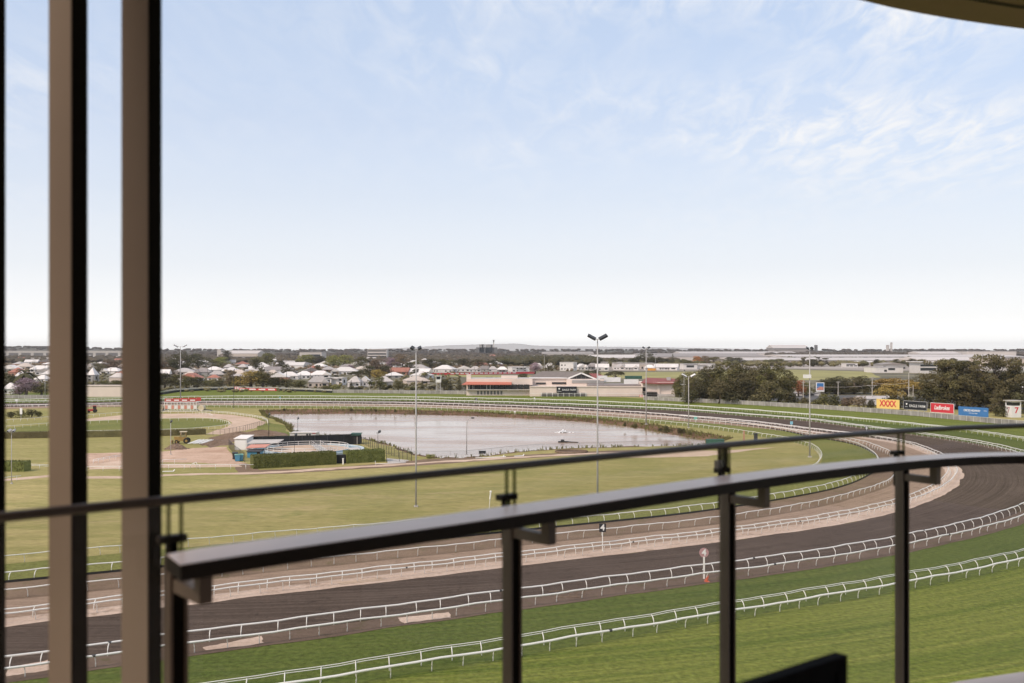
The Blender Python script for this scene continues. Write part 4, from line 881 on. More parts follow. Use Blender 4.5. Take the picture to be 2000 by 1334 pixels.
trees([(1203,745,721,44,'umbrella',d),(1163,742,720,30,'broad',d),(1148,744,722,30,'broad',d),(1022,748,728,44,'broad',d),(955,747,733,30,'bush',d),(972,748,735,26,'bush',d),(1045,748,733,24,'bush',d),(1270,772,745,18,'gum',gu),(1320,776,748,18,'gum',gu)],
 'beside the clubhouse roofs', 'trees round the clubhouse')
trees([(1560,775,742,40,'broad',ru),(1575,773,744,34,'broad',g),(1612,768,735,48,'big',d),(1632,770,736,70,'big',d),(1645,769,732,70,'big',d),(1668,770,734,70,'big',gu),(1688,769,733,70,'big',d),(1705,769,737,46,'big',g),(1745,782,731,110,'umbrella',ye),(1772,783,738,100,'umbrella',ye),(1738,784,746,70,'broad',ye),(1720,778,750,40,'broad',g),(1795,778,727,60,'big',gu),
 (1610,794,765,44,'bush',g),(1632,796,767,40,'bush',d),(1655,797,770,38,'bush',br),(1678,798,771,42,'bush',br),(1700,800,778,30,'bush',d),(1745,800,767,50,'bush',d),(1595,793,776,30,'bush',d),(1570,791,774,36,'bush',gu),(1775,800,772,40,'broad',d)],
 'behind the right-hand paling fence', 'trees behind the paling fence')
trees([(1828,797,724,70,'gum',gu),(1846,798,700,100,'gum',gu),(1878,799,694,104,'gum',gu),(1912,801,699,100,'gum',d),(1943,803,694,110,'gum',gu),(1978,804,712,100,'gum',d),(2015,806,700,110,'gum',gu),(1868,799,748,80,'broad',d),(1900,801,752,70,'broad',gu),(1925,802,758,60,'broad',d),(1952,806,760,60,'gum',gu),(1815,797,744,64,'broad',d),(1992,808,762,50,'bush',d),(1835,799,776,50,'bush',g),(1893,796,722,110,'big',gu),(1955,798,726,110,'big',gu),(1960,814,790,40,'bush',d),(1945,812,782,30,'bush',gu)],
 'behind the billboards', 'gum trees behind the billboards')
# plants on the lake bank and hedge bushes
trees([(555,803,796,9,'bush',d),(622,804,797,7,'bush',g),(686,804.5,796,8,'bush',d),(734,805,797.5,8,'bush',d),(772,805.5,798,8,'bush',d),(811,806.5,798,9,'bush',d),(1221,833,823,9,'bush',d),(1240,838,826,16,'bush',g),(1302,846,829,24,'bush',d),(1330,849,834,22,'bush',d),(1347,850,840,14,'bush',g),(840,895,885,24,'bush',li),(1290,843,834,14,'bush',d)],
 'on the bank of the lake', 'bushes on the lake bank')
trees([(22,816,800,26,'bush',d),(42,816,797,28,'bush',g),(62,815,797,26,'bush',d),(76,814,800,18,'bush',g)], 'in the border between the left-hand slats', 'shrub border on the left')
# ------------------------------------------------------------------ lettering
def text_part(s, size, mat, parent, M, bold=0.0, shear=0.0, name='lettering', align='CENTER', sx=1.0, space=1.0):
    cu = bpy.data.curves.new('t', 'FONT'); cu.body = s; cu.size = size; cu.align_x = align; cu.align_y = 'CENTER'; cu.offset = bold*size; cu.shear = shear; cu.space_character = space; cu.extrude = 0.01*size
    o = bpy.data.objects.new('t', cu); COL.objects.link(o); dg = bpy.context.evaluated_depsgraph_get(); me = bpy.data.meshes.new_from_object(o.evaluated_get(dg)); bpy.data.objects.remove(o)
    me.transform(M @ Matrix.Rotation(math.radians(90), 4, 'X') @ Matrix.Diagonal((sx, 1, 1, 1)))
    me.materials.clear(); me.materials.append(M_(mat)); return link(name, me, parent)
T3 = Matrix.Translation
def emblem(parent, M, s):          # small shield with three points
    mb = MB(); mb.add([M @ Vector(p) for p in ((-s,-.02,-s*.2),(-s*.55,-.02,-s*.95),(0,-.02,-s*1.15),(s*.55,-.02,-s*.95),(s,-.02,-s*.2),(s,-.02,s*.9),(s*.5,-.02,s*.45),(0,-.02,s*.9),(-s*.5,-.02,s*.45),(-s,-.02,s*.9))], [(0,1,2,3,4,5,6,7,8,9)])
    part('emblem', mb, 'sign_white', parent)
# ------------------------------------------------------------------ billboards
def billboard(label, x0, y0t, y0b, x1, y1t, y1b, Y0, Y1, mat, writer, frame='pole_grey'):
    a = A(x0, y0b, Y0); b = A(x1, y1b, Y1); h = ((A(x0, y0t, Y0).z-a.z) + (A(x1, y1t, Y1).z-b.z))/2; u = (b-a); u.z = 0; L = u.length; rz = math.atan2(u.y, u.x); z0 = (a.z+b.z)/2
    t = thing('billboard', label, 'billboard', (a.x, a.y, 0), rz, 'billboards along the paling fence')
    part('panel', MB().box((0,0,z0),(L,.15,z0+h)), mat, t)
    fr = MB(); e = .10
    for p, q in (((-e,.05,z0-e),(L+e,.05,z0-e)),((-e,.05,z0+h+e),(L+e,.05,z0+h+e)),((-e,.05,z0),(-e,.05,z0+h)),((L+e,.05,z0),(L+e,.05,z0+h))): fr.bar(p, q, .16, .16)
    part('frame', fr, frame, t)
    for k in range(4): part('post', MB().bar((L*(k+.5)/4,.4,0),(L*(k+.5)/4,.4,z0+h*.7),.2), 'pole_grey', t)
    writer(t, L, z0, h)
def w1(t, L, z, h): text_part('XXXX', h*.98, 'sign_red', t, T3((L/2,-.03,z+h*.52)), .03, sx=.86, space=.95)
def w2(t, L, z, h):
    text_part('EAGLE FARM', h*.44, 'sign_white', t, T3((L*.60,-.03,z+h*.44)), .004, sx=.93, space=1.1); emblem(t, T3((L*.13,0,z+h*.66)), h*.12); text_part('BRISBANE', h*.10, 'sign_white', t, T3((L*.13,-.03,z+h*.30)), 0)
def w3(t, L, z, h): text_part('Ladbrokes', h*.62, 'sign_white', t, T3((L*.49,-.03,z+h*.52)), .022, .22, sx=.86, space=.93)
def w4(t, L, z, h):
    text_part('CRICKS HIGHWAY', h*.34, 'sign_white', t, T3((L*.46,-.03,z+h*.62)), .02, .0, sx=.82, space=.95); text_part('drive away happy', h*.17, 'sign_white', t, T3((L*.50,-.03,z+h*.33)), .004, .2)
    part('underline', MB().box((L*.86,-.04,z+h*.66),(L*.96,-.02,z+h*.70)), 'sign_white', t)
billboard('yellow billboard with four red letters behind the paling fence', 1712.5,780,796.5, 1756,781.5,799, 452, 441, 'sign_yellow', w1, 'sign_yellow')
billboard('black billboard with white emblem and white capital lettering', 1765,783,799, 1810,785.5,801.5, 440, 428, 'sign_black', w2)
billboard('red billboard with white slanted lettering', 1818,787,805, 1862.5,789.5,807, 428, 417, 'sign_red', w3, 'sign_white')
billboard('blue billboard with two lines of white lettering', 1872.5,794,810, 1929.5,798,815, 414, 402, 'sign_blue', w4, 'sign_blue')
# small framed hoarding
a = A(1594,766,610); t = thing('hoarding', 'small white-framed hoarding with a picture on a pole before the trees', 'hoarding', (A(1602,766,610).x,610,0))
zl, zh = A(1602,765,610).z, A(1602,747,610).z; w = 16*610/FPX/2
part('frame', MB().box((-w,0,zl),(w,.4,zh)), 'sign_white', t)
part('picture', MB().box((-w*.82,-.05,zl+.9),(w*.82,0,zh-.4)), 'sign_blue', t); part('picture_foreground', MB().add([(-w*.8,-.07,zl+1),(w*.8,-.07,zl+1),(w*.8,-.07,zl+2.6),(w*.1,-.07,zl+3.2),(-w*.8,-.07,zl+2.0)], [(0,1,2,3,4)]), 'salmon', t)
part('post', MB().tube([(0,.5,0),(0,.5,zl+2)], .22, 6), 'pole_grey', t)
# ------------------------------------------------------------------ commentary tower with the sevens
Y = 410; p = A(1979,818,Y); t = thing('judges_tower', 'white camera tower with red sevens on two faces at the right border', 'tower', (p.x, Y, 0), math.radians(8))
h = A(1979,781,Y).z; part('shaft', MB().box((-2.1,-2.1,0),(2.1,2.1,h-3.2)), 'white_paint', t)
cb = part('cabin', MB().box((-2.1,-2.1,h-3.19),(2.1,2.1,h-2.3)).box((-2.1,-2.1,h-.9),(2.1,2.1,h-.4)).box((1.6,-2.1,h-2.3),(2.1,2.1,h-.9)).box((-2.1,1.6,h-2.3),(1.6,2.1,h-.9)), 'white_paint', t)
link('window', MB().box((-1.9,-1.9,h-2.3),(1.59,1.59,h-.9)).mesh('window','glass_dark'), cb); part('roof', MB().box((-2.9,-2.9,h-.4),(2.9,2.5,h-.15)), 'concrete', t)
text_part('7', 3.4, 'sign_red', t, T3((0,-2.12,h*.40)), .02); text_part('7', 3.4, 'sign_pink', t, T3((-2.12,0,h*.40)) @ Matrix.Rotation(-math.pi/2, 4, 'Z'), .02)
# ------------------------------------------------------------------ stewards' towers on legs
def stilt_tower(label, x, ytop, ymid, ybase, wpx):
    Y = DY(ybase); p = G(x, ybase); t = thing('stewards_tower', label, 'tower', p, 0, "stewards' towers"); w = wpx*Y/FPX/2; h = A(x, ytop, Y).z; zm = A(x, ymid, Y).z
    for sx in (-1,1):
        for sy in (-1,1): part('leg', MB().bar((sx*w*.9,sy*w*.9,0),(sx*w*.75,sy*w*.75,zm),.22), 'pole_grey', t)
    br = MB()
    for k in range(4):
        z = zm*(k+.5)/4.5; br.bar((-w*.85,-w*.85,z),(w*.85,-w*.85,z+zm*.2),.12); br.bar((w*.85,-w*.85,z),(-w*.85,-w*.85,z+zm*.2),.12); br.bar((-w*.85,-w*.85,z),(w*.85,-w*.85,z),.12)
    part('bracing', br, 'pole_grey', t)
    c = part('cabin', MB().box((-w,-w,zm),(w,w,zm+(h-zm)*.5)).box((-w,-w,zm+(h-zm)*.5),(-w*.8,w,h)).box((w*.8,-w,zm+(h-zm)*.5),(w,w,h)), 'white_paint', t)
    link('window', MB().box((-w*.79,-w*.8,zm+(h-zm)*.5),(w*.79,w*.8,h-.05)).mesh('window','glass_dark'), c); part('roof', MB().box((-w*1.25,-w*1.25,h),(w*1.25,w*1.25,h+.25)), 'white_paint', t)
    part('mast', MB().tube([(w*.6,0,h+.2),(w*.6,0,h+4.5)], .09, 5).tube([(-w*.6,0,h+.2),(-w*.6,0,h+4)], .07, 5), 'pole_grey', t)
stilt_tower('white cabin on steel legs left of the clubhouse', 856.5, 735, 747, 769, 10)
stilt_tower('white cabin on steel legs at the edge of the fig trees', 1337.5, 751, 763, 782, 13)

# ------------------------------------------------------------------ the clubhouse
def px_box(t, base, name, mat, x0, x1, yt, yb, Y, depth, dz=0.0):
    a = A(x0, yt, Y); b = A(x1, yb, Y); return part(name, MB().box((a.x-base.x, Y-base.y, max(0, b.z)), (b.x-base.x, Y-base.y+depth, a.z)), mat, t)
Y0 = 590; base = A(1090, 776, Y0); base.z = 0; base.y = Y0
t = thing('clubhouse', 'long pink-beige clubhouse with red awning, grey gable and black name sign', 'clubhouse', base)
B = base
px_box(t,B,'front_wall','cream_wall',1035,1262,756,779,590,30)
px_box(t,B,'parapet','cream_wall',1035,1262,754.5,756.4,589.6,1.2)
px_box(t,B,'upper_wall','cream_wall',911,1040,740,752,604,26)
for k in range(7): px_box(t,B,'window','glass_dark',914+k*12.4,925.6+k*12.4,751.5,762.5,602.5,3)
for x in (916,923,950,957): px_box(t,B,'mullion','white_paint',x,x+1.0,752,762,602.2,.25)
for k in range(3): px_box(t,B,'window','glass_dark',1000+k*11.6,1010.4+k*11.6,751,759.5,600,3)
px_box(t,B,'base_wall','cream_wall',911,1036,762.3,772.5,601,26); px_box(t,B,'ledge','concrete',911,1036,760.6,762.2,599,4)
px_box(t,B,'side_wall','cream_wall',911,1036,749,763,607,20)
aw = [A(902,750.8,598), A(999,750.8,598), A(999.5,746.3,604), A(911,745.6,604)]
mb = MB(); mb.add([p-B for p in aw] + [p-B-Vector((0,0,.3)) for p in aw], [(0,1,2,3),(7,6,5,4),(0,4,5,1),(1,5,6,2),(3,2,6,7),(0,3,7,4)]); part('awning', mb, 'awning_red', t)
px_box(t,B,'stair_tower','cream_wall',911,919.5,731.5,742,606,6); px_box(t,B,'plant_room','cream_wall',979,1011,734,741.5,612,8)
px_box(t,B,'roof_deck','concrete',919.5,1040,739.3,740.6,606,24)
px_box(t,B,'rear_wing','cream_wall',1036,1107,739.5,757,616,14); px_box(t,B,'rear_wing_roof','roof_white',1034,1109,738.3,739.6,615,16); px_box(t,B,'ribbon_window','glass_dark',1047,1066,747.2,750.4,615.6,1); px_box(t,B,'ribbon_window','glass_dark',1078,1106,746.5,750.2,615.6,1)
px_box(t,B,'rear_wing','cream_wall',1107,1180,741,757,612,14)
px_box(t,B,'railing','pole_grey',1118,1172,742,744,611.5,.3); px_box(t,B,'deck_screen','wall_grey',1117,1180,744,748,611.6,.3)
# grey gabled hall with glazed front
Yg = 622; gl, ga, gr = A(1106,740.5,Yg), A(1135,727.5,Yg), A(1164,740.5,Yg); dp = Vector((-23,40,0))
mb = MB(); e = Vector((0,-1,.0)); mb.add([p-B for p in (gl+e+Vector((-1.2,0,-.4)), ga+e+Vector((0,0,.4)), gr+e+Vector((1.2,0,-.4)), gl+dp, ga+dp, gr+dp)], [(0,1,4,3),(1,2,5,4)])
mb.add([p-B-Vector((0,0,.5)) for p in (gl+e+Vector((-1.2,0,-.4)), ga+e+Vector((0,0,.4)), gr+e+Vector((1.2,0,-.4)), gl+dp, ga+dp, gr+dp)], [(3,4,1,0),(4,5,2,1)]); part('gable_roof', mb, 'roof_brown', t)
mb = MB(); mb.add([p-B for p in (gl+Vector((1,0,0)), ga-Vector((0,0,1.0)), gr-Vector((1,0,0)))], [(0,2,1)]); part('gable_glazing', mb, 'glass_dark', t)
mb = MB(); mb.bar(gl-B+Vector((-.6,-.8,-.3)), ga-B+Vector((0,-.8,-.3)), .5, .9); mb.bar(gr-B+Vector((.6,-.8,-.3)), ga-B+Vector((0,-.8,-.3)), .5, .9); part('barge_board', mb, 'white_paint', t)
for x in (1118,1126,1135,1144,1152):
    zt = np.interp(x, [1106,1135,1164], [740.5,728.5,740.5]); px_box(t,B,'mullion','roof_brown',x-.35,x+.35,zt+.5,740.5,Yg-.15,.12)
px_box(t,B,'hall_wall','cream_wall',1066,1165,739.5,757,626,30)
mb = MB(); mb.add([p-B for p in (A(1160,738,632), A(1150,729.3,640), A(1167,729.3,640), A(1190,738,632))], [(0,3,2,1)]); part('red_roof', mb, 'roof_maroon', t)
px_box(t,B,'white_gable_wall','white_paint',1168,1186,734,745,628,3)
px_box(t,B,'screen_wall','white_paint',1178,1212,737,746,618,1.0); px_box(t,B,'screen_wall','white_paint',1219,1247,741,751.5,606,1.0); px_box(t,B,'flat_roof','roof_dark',1150,1258,751,755.3,596,22)
px_box(t,B,'air_duct','pole_grey',1172,1180,739,748,615,2); px_box(t,B,'roof_screen','green_canopy',1222,1254,734.5,740,640,5)
pw = MB();
for k in range(16): px_box(t,B,'lower_opening','ware_dark',*( (932+k*6.5, 935.5+k*6.5) if k < 8 else (1059+(k-8)*10.8, 1068+(k-8)*10.8)), 763.5 if k<8 else 767.4, 770.5 if k<8 else 775, 600.8 if k<8 else 589.7, .4)
for k in range(9): px_box(t,B,'pilaster','white_paint',1056.5+k*10.9,1057.7+k*10.9,766.6,776,589.4,.3)
px_box(t,B,'white_rail','white_rail',1035,1262,768.6,769.1,588.5,.3)
# the name sign on the wall
sg = A(1087,767,588.9); sz = thing('wall_sign', 'black sign with white emblem and lettering on the clubhouse wall', 'sign', (sg.x, 588.8, sg.z)); L = 39.5*589/FPX; h = 12*589/FPX
part('panel', MB().box((0,0,0),(L,.3,h)), 'sign_black', sz)
text_part('EAGLE FARM', h*.40, 'sign_white', sz, T3((L*.62,-.03,h*.46)), .01, sx=.95, space=1.05); emblem(sz, T3((L*.13,0,h*.66)), h*.14); part('underline', MB().box((L*.02,-.03,h*.2),(L*.24,0,h*.24)), 'sign_white', sz)
# maroon-roofed annex
ax = A(1290,772,585); ax.z = 0; t = thing('annex', 'pale annex with a maroon hipped roof beside the clubhouse', 'annex', (ax.x,585,0)); B2 = Vector((ax.x,585,0))
def pb(n,m,x0,x1,yt,yb,Y,d): return px_box(t,B2,n,m,x0,x1,yt,yb,Y,d)
pb('wall','cream_wall',1255,1320,746.5,772,590,22); pb('corner_pier','cream_wall',1284,1289,746.5,772,589.3,1)
a0,a1,a2,a3 = A(1251.5,747,588), A(1326,748.5,588), A(1326,739.5,604), A(1262,737.5,604); am = A(1285,748.8,587)
mb = MB(); mb.add([p-B2 for p in (a0,am,a1,a2,a3)] + [p-B2-Vector((0,0,.45)) for p in (a0,am,a1,a2,a3)], [(0,1,2,3,4),(9,8,7,6,5),(0,5,6,1),(1,6,7,2),(2,7,8,3),(4,3,8,9),(0,4,9,5)]); part('roof', mb, 'roof_maroon', t)
pb('vent','pole_grey',1303,1310,737,743,597,2.2); pb('doorway','ware_dark',1256,1283,766,771,589.7,.4); pb('low_wall','concrete',1284,1330,770,775,588,3); pb('awning','roof_dark',1255,1283,765,766.3,587,3)
# red-white hazard boards
for x0, x1, yt, yb, Y, lab in ((1249,1257,771,777,582,'small red and white hazard board at the clubhouse corner'), (458,467,755,762,665,'small pink and white board at the left end of the red banner')):
    a = A(x0,yt,Y); b = A(x1,yb,Y); t = thing('hazard_board', lab, 'board', (a.x,Y,max(0,b.z)), 0, 'hazard boards'); w = b.x-a.x; h = a.z-max(0,b.z)
    part('panel', MB().box((0,0,0),(w,.12,h)), 'sign_white', t)
    for k in range(3): part('stripe', MB().box((w*(k*.34+.02),-.03,0),(w*(k*.34+.16),0,h)), 'sign_red', t)
    part('leg', MB().box((w*.4,.13,-0.0),(w*.6,.2,h*.5)), 'pole_grey', t)
# red and white banner on the board fence
a = G(468,762.3); b = G(542,763.6); u = (b-a); t = thing('advert_banner', 'long red and white banner hung on the black board fence', 'banner', a + Vector((0,-.9,0)), math.atan2(u.y,u.x)); L = u.length
part('banner_cloth', MB().box((0,0,.15),(L,.08,1.6)), 'sign_red', t)
for k in range(4): part('white_panel', MB().box((L*(k*.25+.015),-.03,.55),(L*(k*.25+.19),0,1.2)), 'sign_white', t)
# second banner along the second course
a = G(880,732.2); b = G(1010,730.2); u = (b-a); t = thing('advert_banner', 'long red fence with white panels in front of the white houses', 'banner', a, math.atan2(u.y,u.x)); L = u.length
part('banner_cloth', MB().box((-30,0,0),(L+25,.2,2.2)), 'sign_red', t)
for k in range(14): part('white_panel', MB().box((L*k/14,-.05,.8),(L*(k+.7)/14,0,1.8)), 'sign_white', t)
a = A(1265,725,1290); t = thing('orange_barrier', 'orange barrier below the white houses beyond the clubhouse', 'barrier', (a.x,1290,0)); part('panel', MB().box((0,0,.2),(11,.4,3.1)), 'safety_orange', t); 
for k in range(3): part('foot', MB().box((k*5,-.4,0),(k*5+.5,.8,.3)), 'rubber', t)
a = A(1320,721,1480); t = thing('far_rail_fence', 'pale fence along the far side of the second course', 'fence', (0,1480,0)); part('rail', MB().box((420,0,1.0),(560,.3,1.4)), 'white_rail', t); part('post_row', MB().box((420,.31,0),(420.5,.6,1.4)).box((490,.31,0),(490.5,.6,1.4)).box((559,.31,0),(559.5,.6,1.4)), 'white_rail', t)

# ------------------------------------------------------------------ light poles
def light_pole(label, x, yb, yt, r=0.22, heads=2, mat='pole_grey', arm=1.8, head=1.1, group='floodlight poles', taper=0.55, hm='lamp_dark'):
    r *= .72; p = G(x, yb); Y = p.y; h = CAMZ-(yt-HOR)*Y/FPX; t = thing('light_pole', label, 'light pole', p, 0, group)
    part('pole', MB().tube([(0,0,0),(0,0,h*.45),(0,0,h-.5)], [r, r*.8, r*taper], 10), mat, t, True); part('base_plate', MB().box((-r*2,-r*2,0),(r*2,r*2,.25)), 'concrete', t)
    part('cross_arm', MB().bar((-arm*.5,0,h-.5),(arm*.5,0,h-.5),.12), mat, t)
    for s in ((-1,1) if heads == 2 else (1,)):
        M = T3((s*arm*.5,0,h-.15)) @ Matrix.Rotation(-s*math.radians(28), 4, 'Y') @ Matrix.Rotation(math.radians(20), 4, 'X')
        hd = part('lamp_head', MB().box((-head*.55,-.5,-.16),(head*.55,.6,.16), M), hm, t); link('lamp_face', MB().box((-head*.45,-.52,-.12),(head*.45,-.505,.12), M).mesh('lamp_face','glass_dark'), hd)
    return t
light_pole('tall grey twin-lamp pole left of centre, standing in the olive field', 812.5, 990, 678, .24, arm=1.3, head=.6)
light_pole('tallest grey twin-lamp pole right of centre, its lamps highest above the horizon', 1167, 995, 657, .25, arm=2.0, head=1.4)
light_pole('tall slim grey twin-lamp pole by the right end of the lake', 1262, 829, 678, .32, arm=2.0, head=.8)
light_pole('shorter grey twin-lamp pole in front of the fig trees', 1345, 836, 732.5, .28, arm=3.2, head=1.6, hm='white_paint')
t = light_pole('tall grey pole with a white camera box, behind the rounded rail end', 1581.5, 893, 679, .30, arm=1.1, head=.6)
bx = A(1575,737,t.location.y); part('camera_box', MB().box((bx.x-t.location.x-.7,-.6,bx.z-.2),(bx.x-t.location.x+1.1,.5,bx.z+.7)), 'white_paint', t)
light_pole('tall grey twin-lamp pole left of the black board fence', 352.5, 782, 675, .42, arm=5, head=2.4, hm='pole_grey')
light_pole('thin pale pole between the left-hand slats', 88, 782, 712, .22, heads=1, arm=.6, head=.6)
light_pole('short grey pole in the dirt yard', 333.5, 888, 822, .16, heads=1, arm=.3, head=.4)
light_pole('short grey pole at the left border beside the sand path', 22.5, 945, 840, .13, heads=2, arm=.9, head=.5, hm='pole_grey')
light_pole('thin dark pole in front of the black board fence', 456.5, 798, 722, .16, heads=1, mat='pole_dark', arm=.4, head=.4)
light_pole('black lamp post beside the grass bank of the sand ring', 525, 854, 808, .14, heads=1, mat='pole_dark', arm=.4, head=.4)
light_pole('black lamp post behind the white hut by the pool', 581.5, 858, 816, .12, heads=1, mat='pole_dark', arm=.3, head=.4)
light_pole('black lamp post in the middle of the pool yard', 575, 891, 848, .09, heads=1, mat='pole_dark', arm=.8, head=.6)
light_pole('black lamp post at the right side of the pool yard', 738, 883, 842, .12, heads=1, mat='pole_dark', arm=.9, head=.7)
light_pole('thin pale far lamp pole above the clubhouse roof', 1063, 737, 693, .35, heads=1, arm=2, head=1)
light_pole('thin far lamp pole right of the clubhouse gable', 1280, 727, 692, .3, heads=1, arm=1.5, head=1)
light_pole('grey pole rising behind the steel-legged cabin by the figs', 1336, 785, 723, .2, heads=1, arm=.5, head=.4)
def street_lamp(label, x, yb, yt, dx, mat='pole_grey', r=.11, group='curved street lamps'):
    p = G(x, yb); h = CAMZ-(yt-HOR)*p.y/FPX; o = dx*p.y/FPX; t = thing('street_lamp', label, 'street lamp', p, 0, group)
    part('pole', MB().tube([(0,0,0),(0,0,h*.72),(o*.06,0,h*.88),(o*.3,0,h*.97),(o*.8,0,h)], [r,r*.8,r*.7,r*.6,r*.5], 8), mat, t, True)
    part('lamp_head', MB().box((o*.75,-.22,h-.22),(o*1.25,.22,h+.12)), 'lamp_dark', t); part('base_plate', MB().box((-.3,-.3,0),(.3,.3,.12)), 'concrete', t)
street_lamp('curved grey street lamp standing at the near shore of the lake', 911.5, 888.5, 816, 12)
# utility poles with wires beyond the fence
def utility(label, x, yb, yt, cross):
    p = G(x, yb); h = CAMZ-(yt-HOR)*p.y/FPX; t = thing('utility_pole', label, 'utility pole', p, 0, 'utility poles along the street')
    part('pole', MB().tube([(0,0,0),(0,0,h)], [.24,.16], 8), 'concrete', t)
    for z, w in cross: part('cross_arm', MB().bar((-w,0,h-z),(w,0,h-z),.2), 'concrete', t); part('brace', MB().bar((-w*.6,0,h-z),(0,0,h-z-w*.8),.1).bar((w*.6,0,h-z),(0,0,h-z-w*.8),.1), 'concrete', t)
    return p, h
u1 = utility('pale utility pole with two cross-arms left of the yellow tree', 1703.5, 790, 736, ((.4,1.5),(4.3,2.6)))
u2 = utility('pale utility pole with slanting arm right of the yellow tree', 1775, 796, 728, ((7.0,1.2),))
u3 = utility('thin utility pole beside the slanting-arm pole', 1783.5, 794, 752, ())
u4 = utility('thin utility pole left of the small framed hoarding', 1569, 788, 743, ((1,1.0),))
u5 = utility('thin street pole between hoarding and yellow tree', 1637, 784, 745, ((.3,1.2),))
for (q0, q1, z, lab) in ((u4, u1, 4.2, 'sagging power line from the hoarding to the two-armed pole'), (u1, u2, 4.6, 'sagging power line in front of the yellow tree')):
    a = q0[0] + Vector((0,0,q0[1]-z*.6)); b = q1[0] + Vector((0,0,q1[1]-z)); pts = [a.lerp(b, k/10) - a - Vector((0,0,1.0*(1-(2*k/10-1)**2))) for k in range(11)]
    t = thing('power_line', lab, 'power line', a, 0, 'power lines'); part('wire', MB().tube(pts, .055, 4), 'concrete', t)

# ------------------------------------------------------------------ lake furniture
p = G(1100,845,WZ); t = thing('fountain', 'white splashing fountain jet in the lake', 'fountain', p)
mb = MB()
for k in range(70): a = random.uniform(0,6.28); q = random.gauss(0,1.0); mb.dome((math.cos(a)*q*1.3, math.sin(a)*q*.8, max(0, 1.1-abs(q)*.7)*random.random()), (random.uniform(.10,.28),)*2+(random.uniform(.08,.25),), 7, 3, .25)
part('spray', mb, 'foam', t, True); part('float', MB().tube([(-1.2,0,.02),(1.2,0,.02)], .12, 8), 'rubber', t)
p = G(1104,864,WZ); t = thing('pump_raft', 'dark pump raft with pipe floating near the fountain', 'raft', p)
part('raft', MB().box((-2.2,-.8,-.1),(.6,.8,.35)), 'rubber', t); part('pump', MB().box((-1.4,-.4,.36),(-.3,.4,.9)), 'pole_dark', t); part('pipe', MB().tube([(.5,0,.2),(2.4,-.6,.1),(4,-1.2,.05)], .18, 8), 'rubber', t)
def scr(label, x, y, w, h, mat, cat, name, d=.6):
    p = G(x, y); t = thing(name, label, cat, p); part('body', MB().box((-w/2,0,.05),(w/2,d,h)), mat, t); part('lid', MB().box((-w/2-.05,-.05,h),(w/2+.05,d+.05,h+.08)), mat, t); part('foot', MB().box((-w*.4,.1,0),(-w*.2,d-.1,.05)).box((w*.2,.1,0),(w*.4,d-.1,.05)), 'rubber', t); return t
scr('small dark box at the near lake shore beside the street lamp', 942, 886.5, 1.9, .7, 'pole_dark', 'box', 'pump_box')
scr('dark green container at the right end of the lake', 1398, 869, 5.0, 1.5, 'green_canopy', 'container', 'container', 2.2)
def post_thing(label, x, yb, yt, w, mat, name='marker_post', cat='post', group='marker posts'):
    p = G(x, yb); h = (yb-yt)*p.y/FPX; t = thing(name, label, cat, p, 0, group); part('shaft', MB().box((-w/2,-w/2,0),(w/2,w/2,h)), mat, t); part('cap', MB().box((-w*.7,-w*.7,h),(w*.7,w*.7,h+.12)), mat, t); return t
post_thing('thick black post at the end of the lake behind the rail', 1476, 868, 847, .9, 'pole_dark'); post_thing('brown post carrying the end of a short white rail by the lake', 1453, 872, 842, .35, 'wall_brick')
p = G(955,998); t = thing('distance_marker', 'thin white marker post with a pale round top in the olive field', 'marker', p); part('shaft', MB().tube([(0,0,0),(.2,0,2.3)], .05, 6), 'white_rail', t); part('sleeve', MB().tube([(.17,0,2.0),(.3,0,3.3)], .13, 8), 'white_rail', t); part('tip', MB().dome((.3,0,3.25),(.2,.2,.3),8,3), 'white_rail', t)
def loose(label, x0,y0,x1,y1, r=.12): 
    a = G(x0,y0); b = G(x1,y1); t = thing('loose_pipe', label, 'pipe', a, 0, 'loose white pipes on the ground'); part('pipe', MB().tube([Vector((0,0,.12)), b-a+Vector((0,0,.12))], r, 6), 'white_rail', t); part('fitting', MB().tube([(b-a)*.9+Vector((0,0,.05)), (b-a)*.9+Vector((.3,.4,.5))], r*.9, 6), 'white_rail', t)
loose('long white pipe lying on the bare soil below the street lamp', 929,895.5,988,893); loose('short white pipe lying right of the longer pipe', 1005,892,1023,891); loose('white pipe on the grass at the foot of the low rail', 317,922,340,921.5)
p = G(1116,883); t = thing('manhole', 'flat round concrete manhole ring on the bare soil', 'manhole', p); part('ring', MB().tube([(math.cos(a)*4.2, math.sin(a)*3.6, .15) for a in np.linspace(0, 6.283, 28)], .35, 6), 'mulch', t); part('cover', MB().disc((0,0,.12), 4.0, 3.4, 28), 'verge', t)

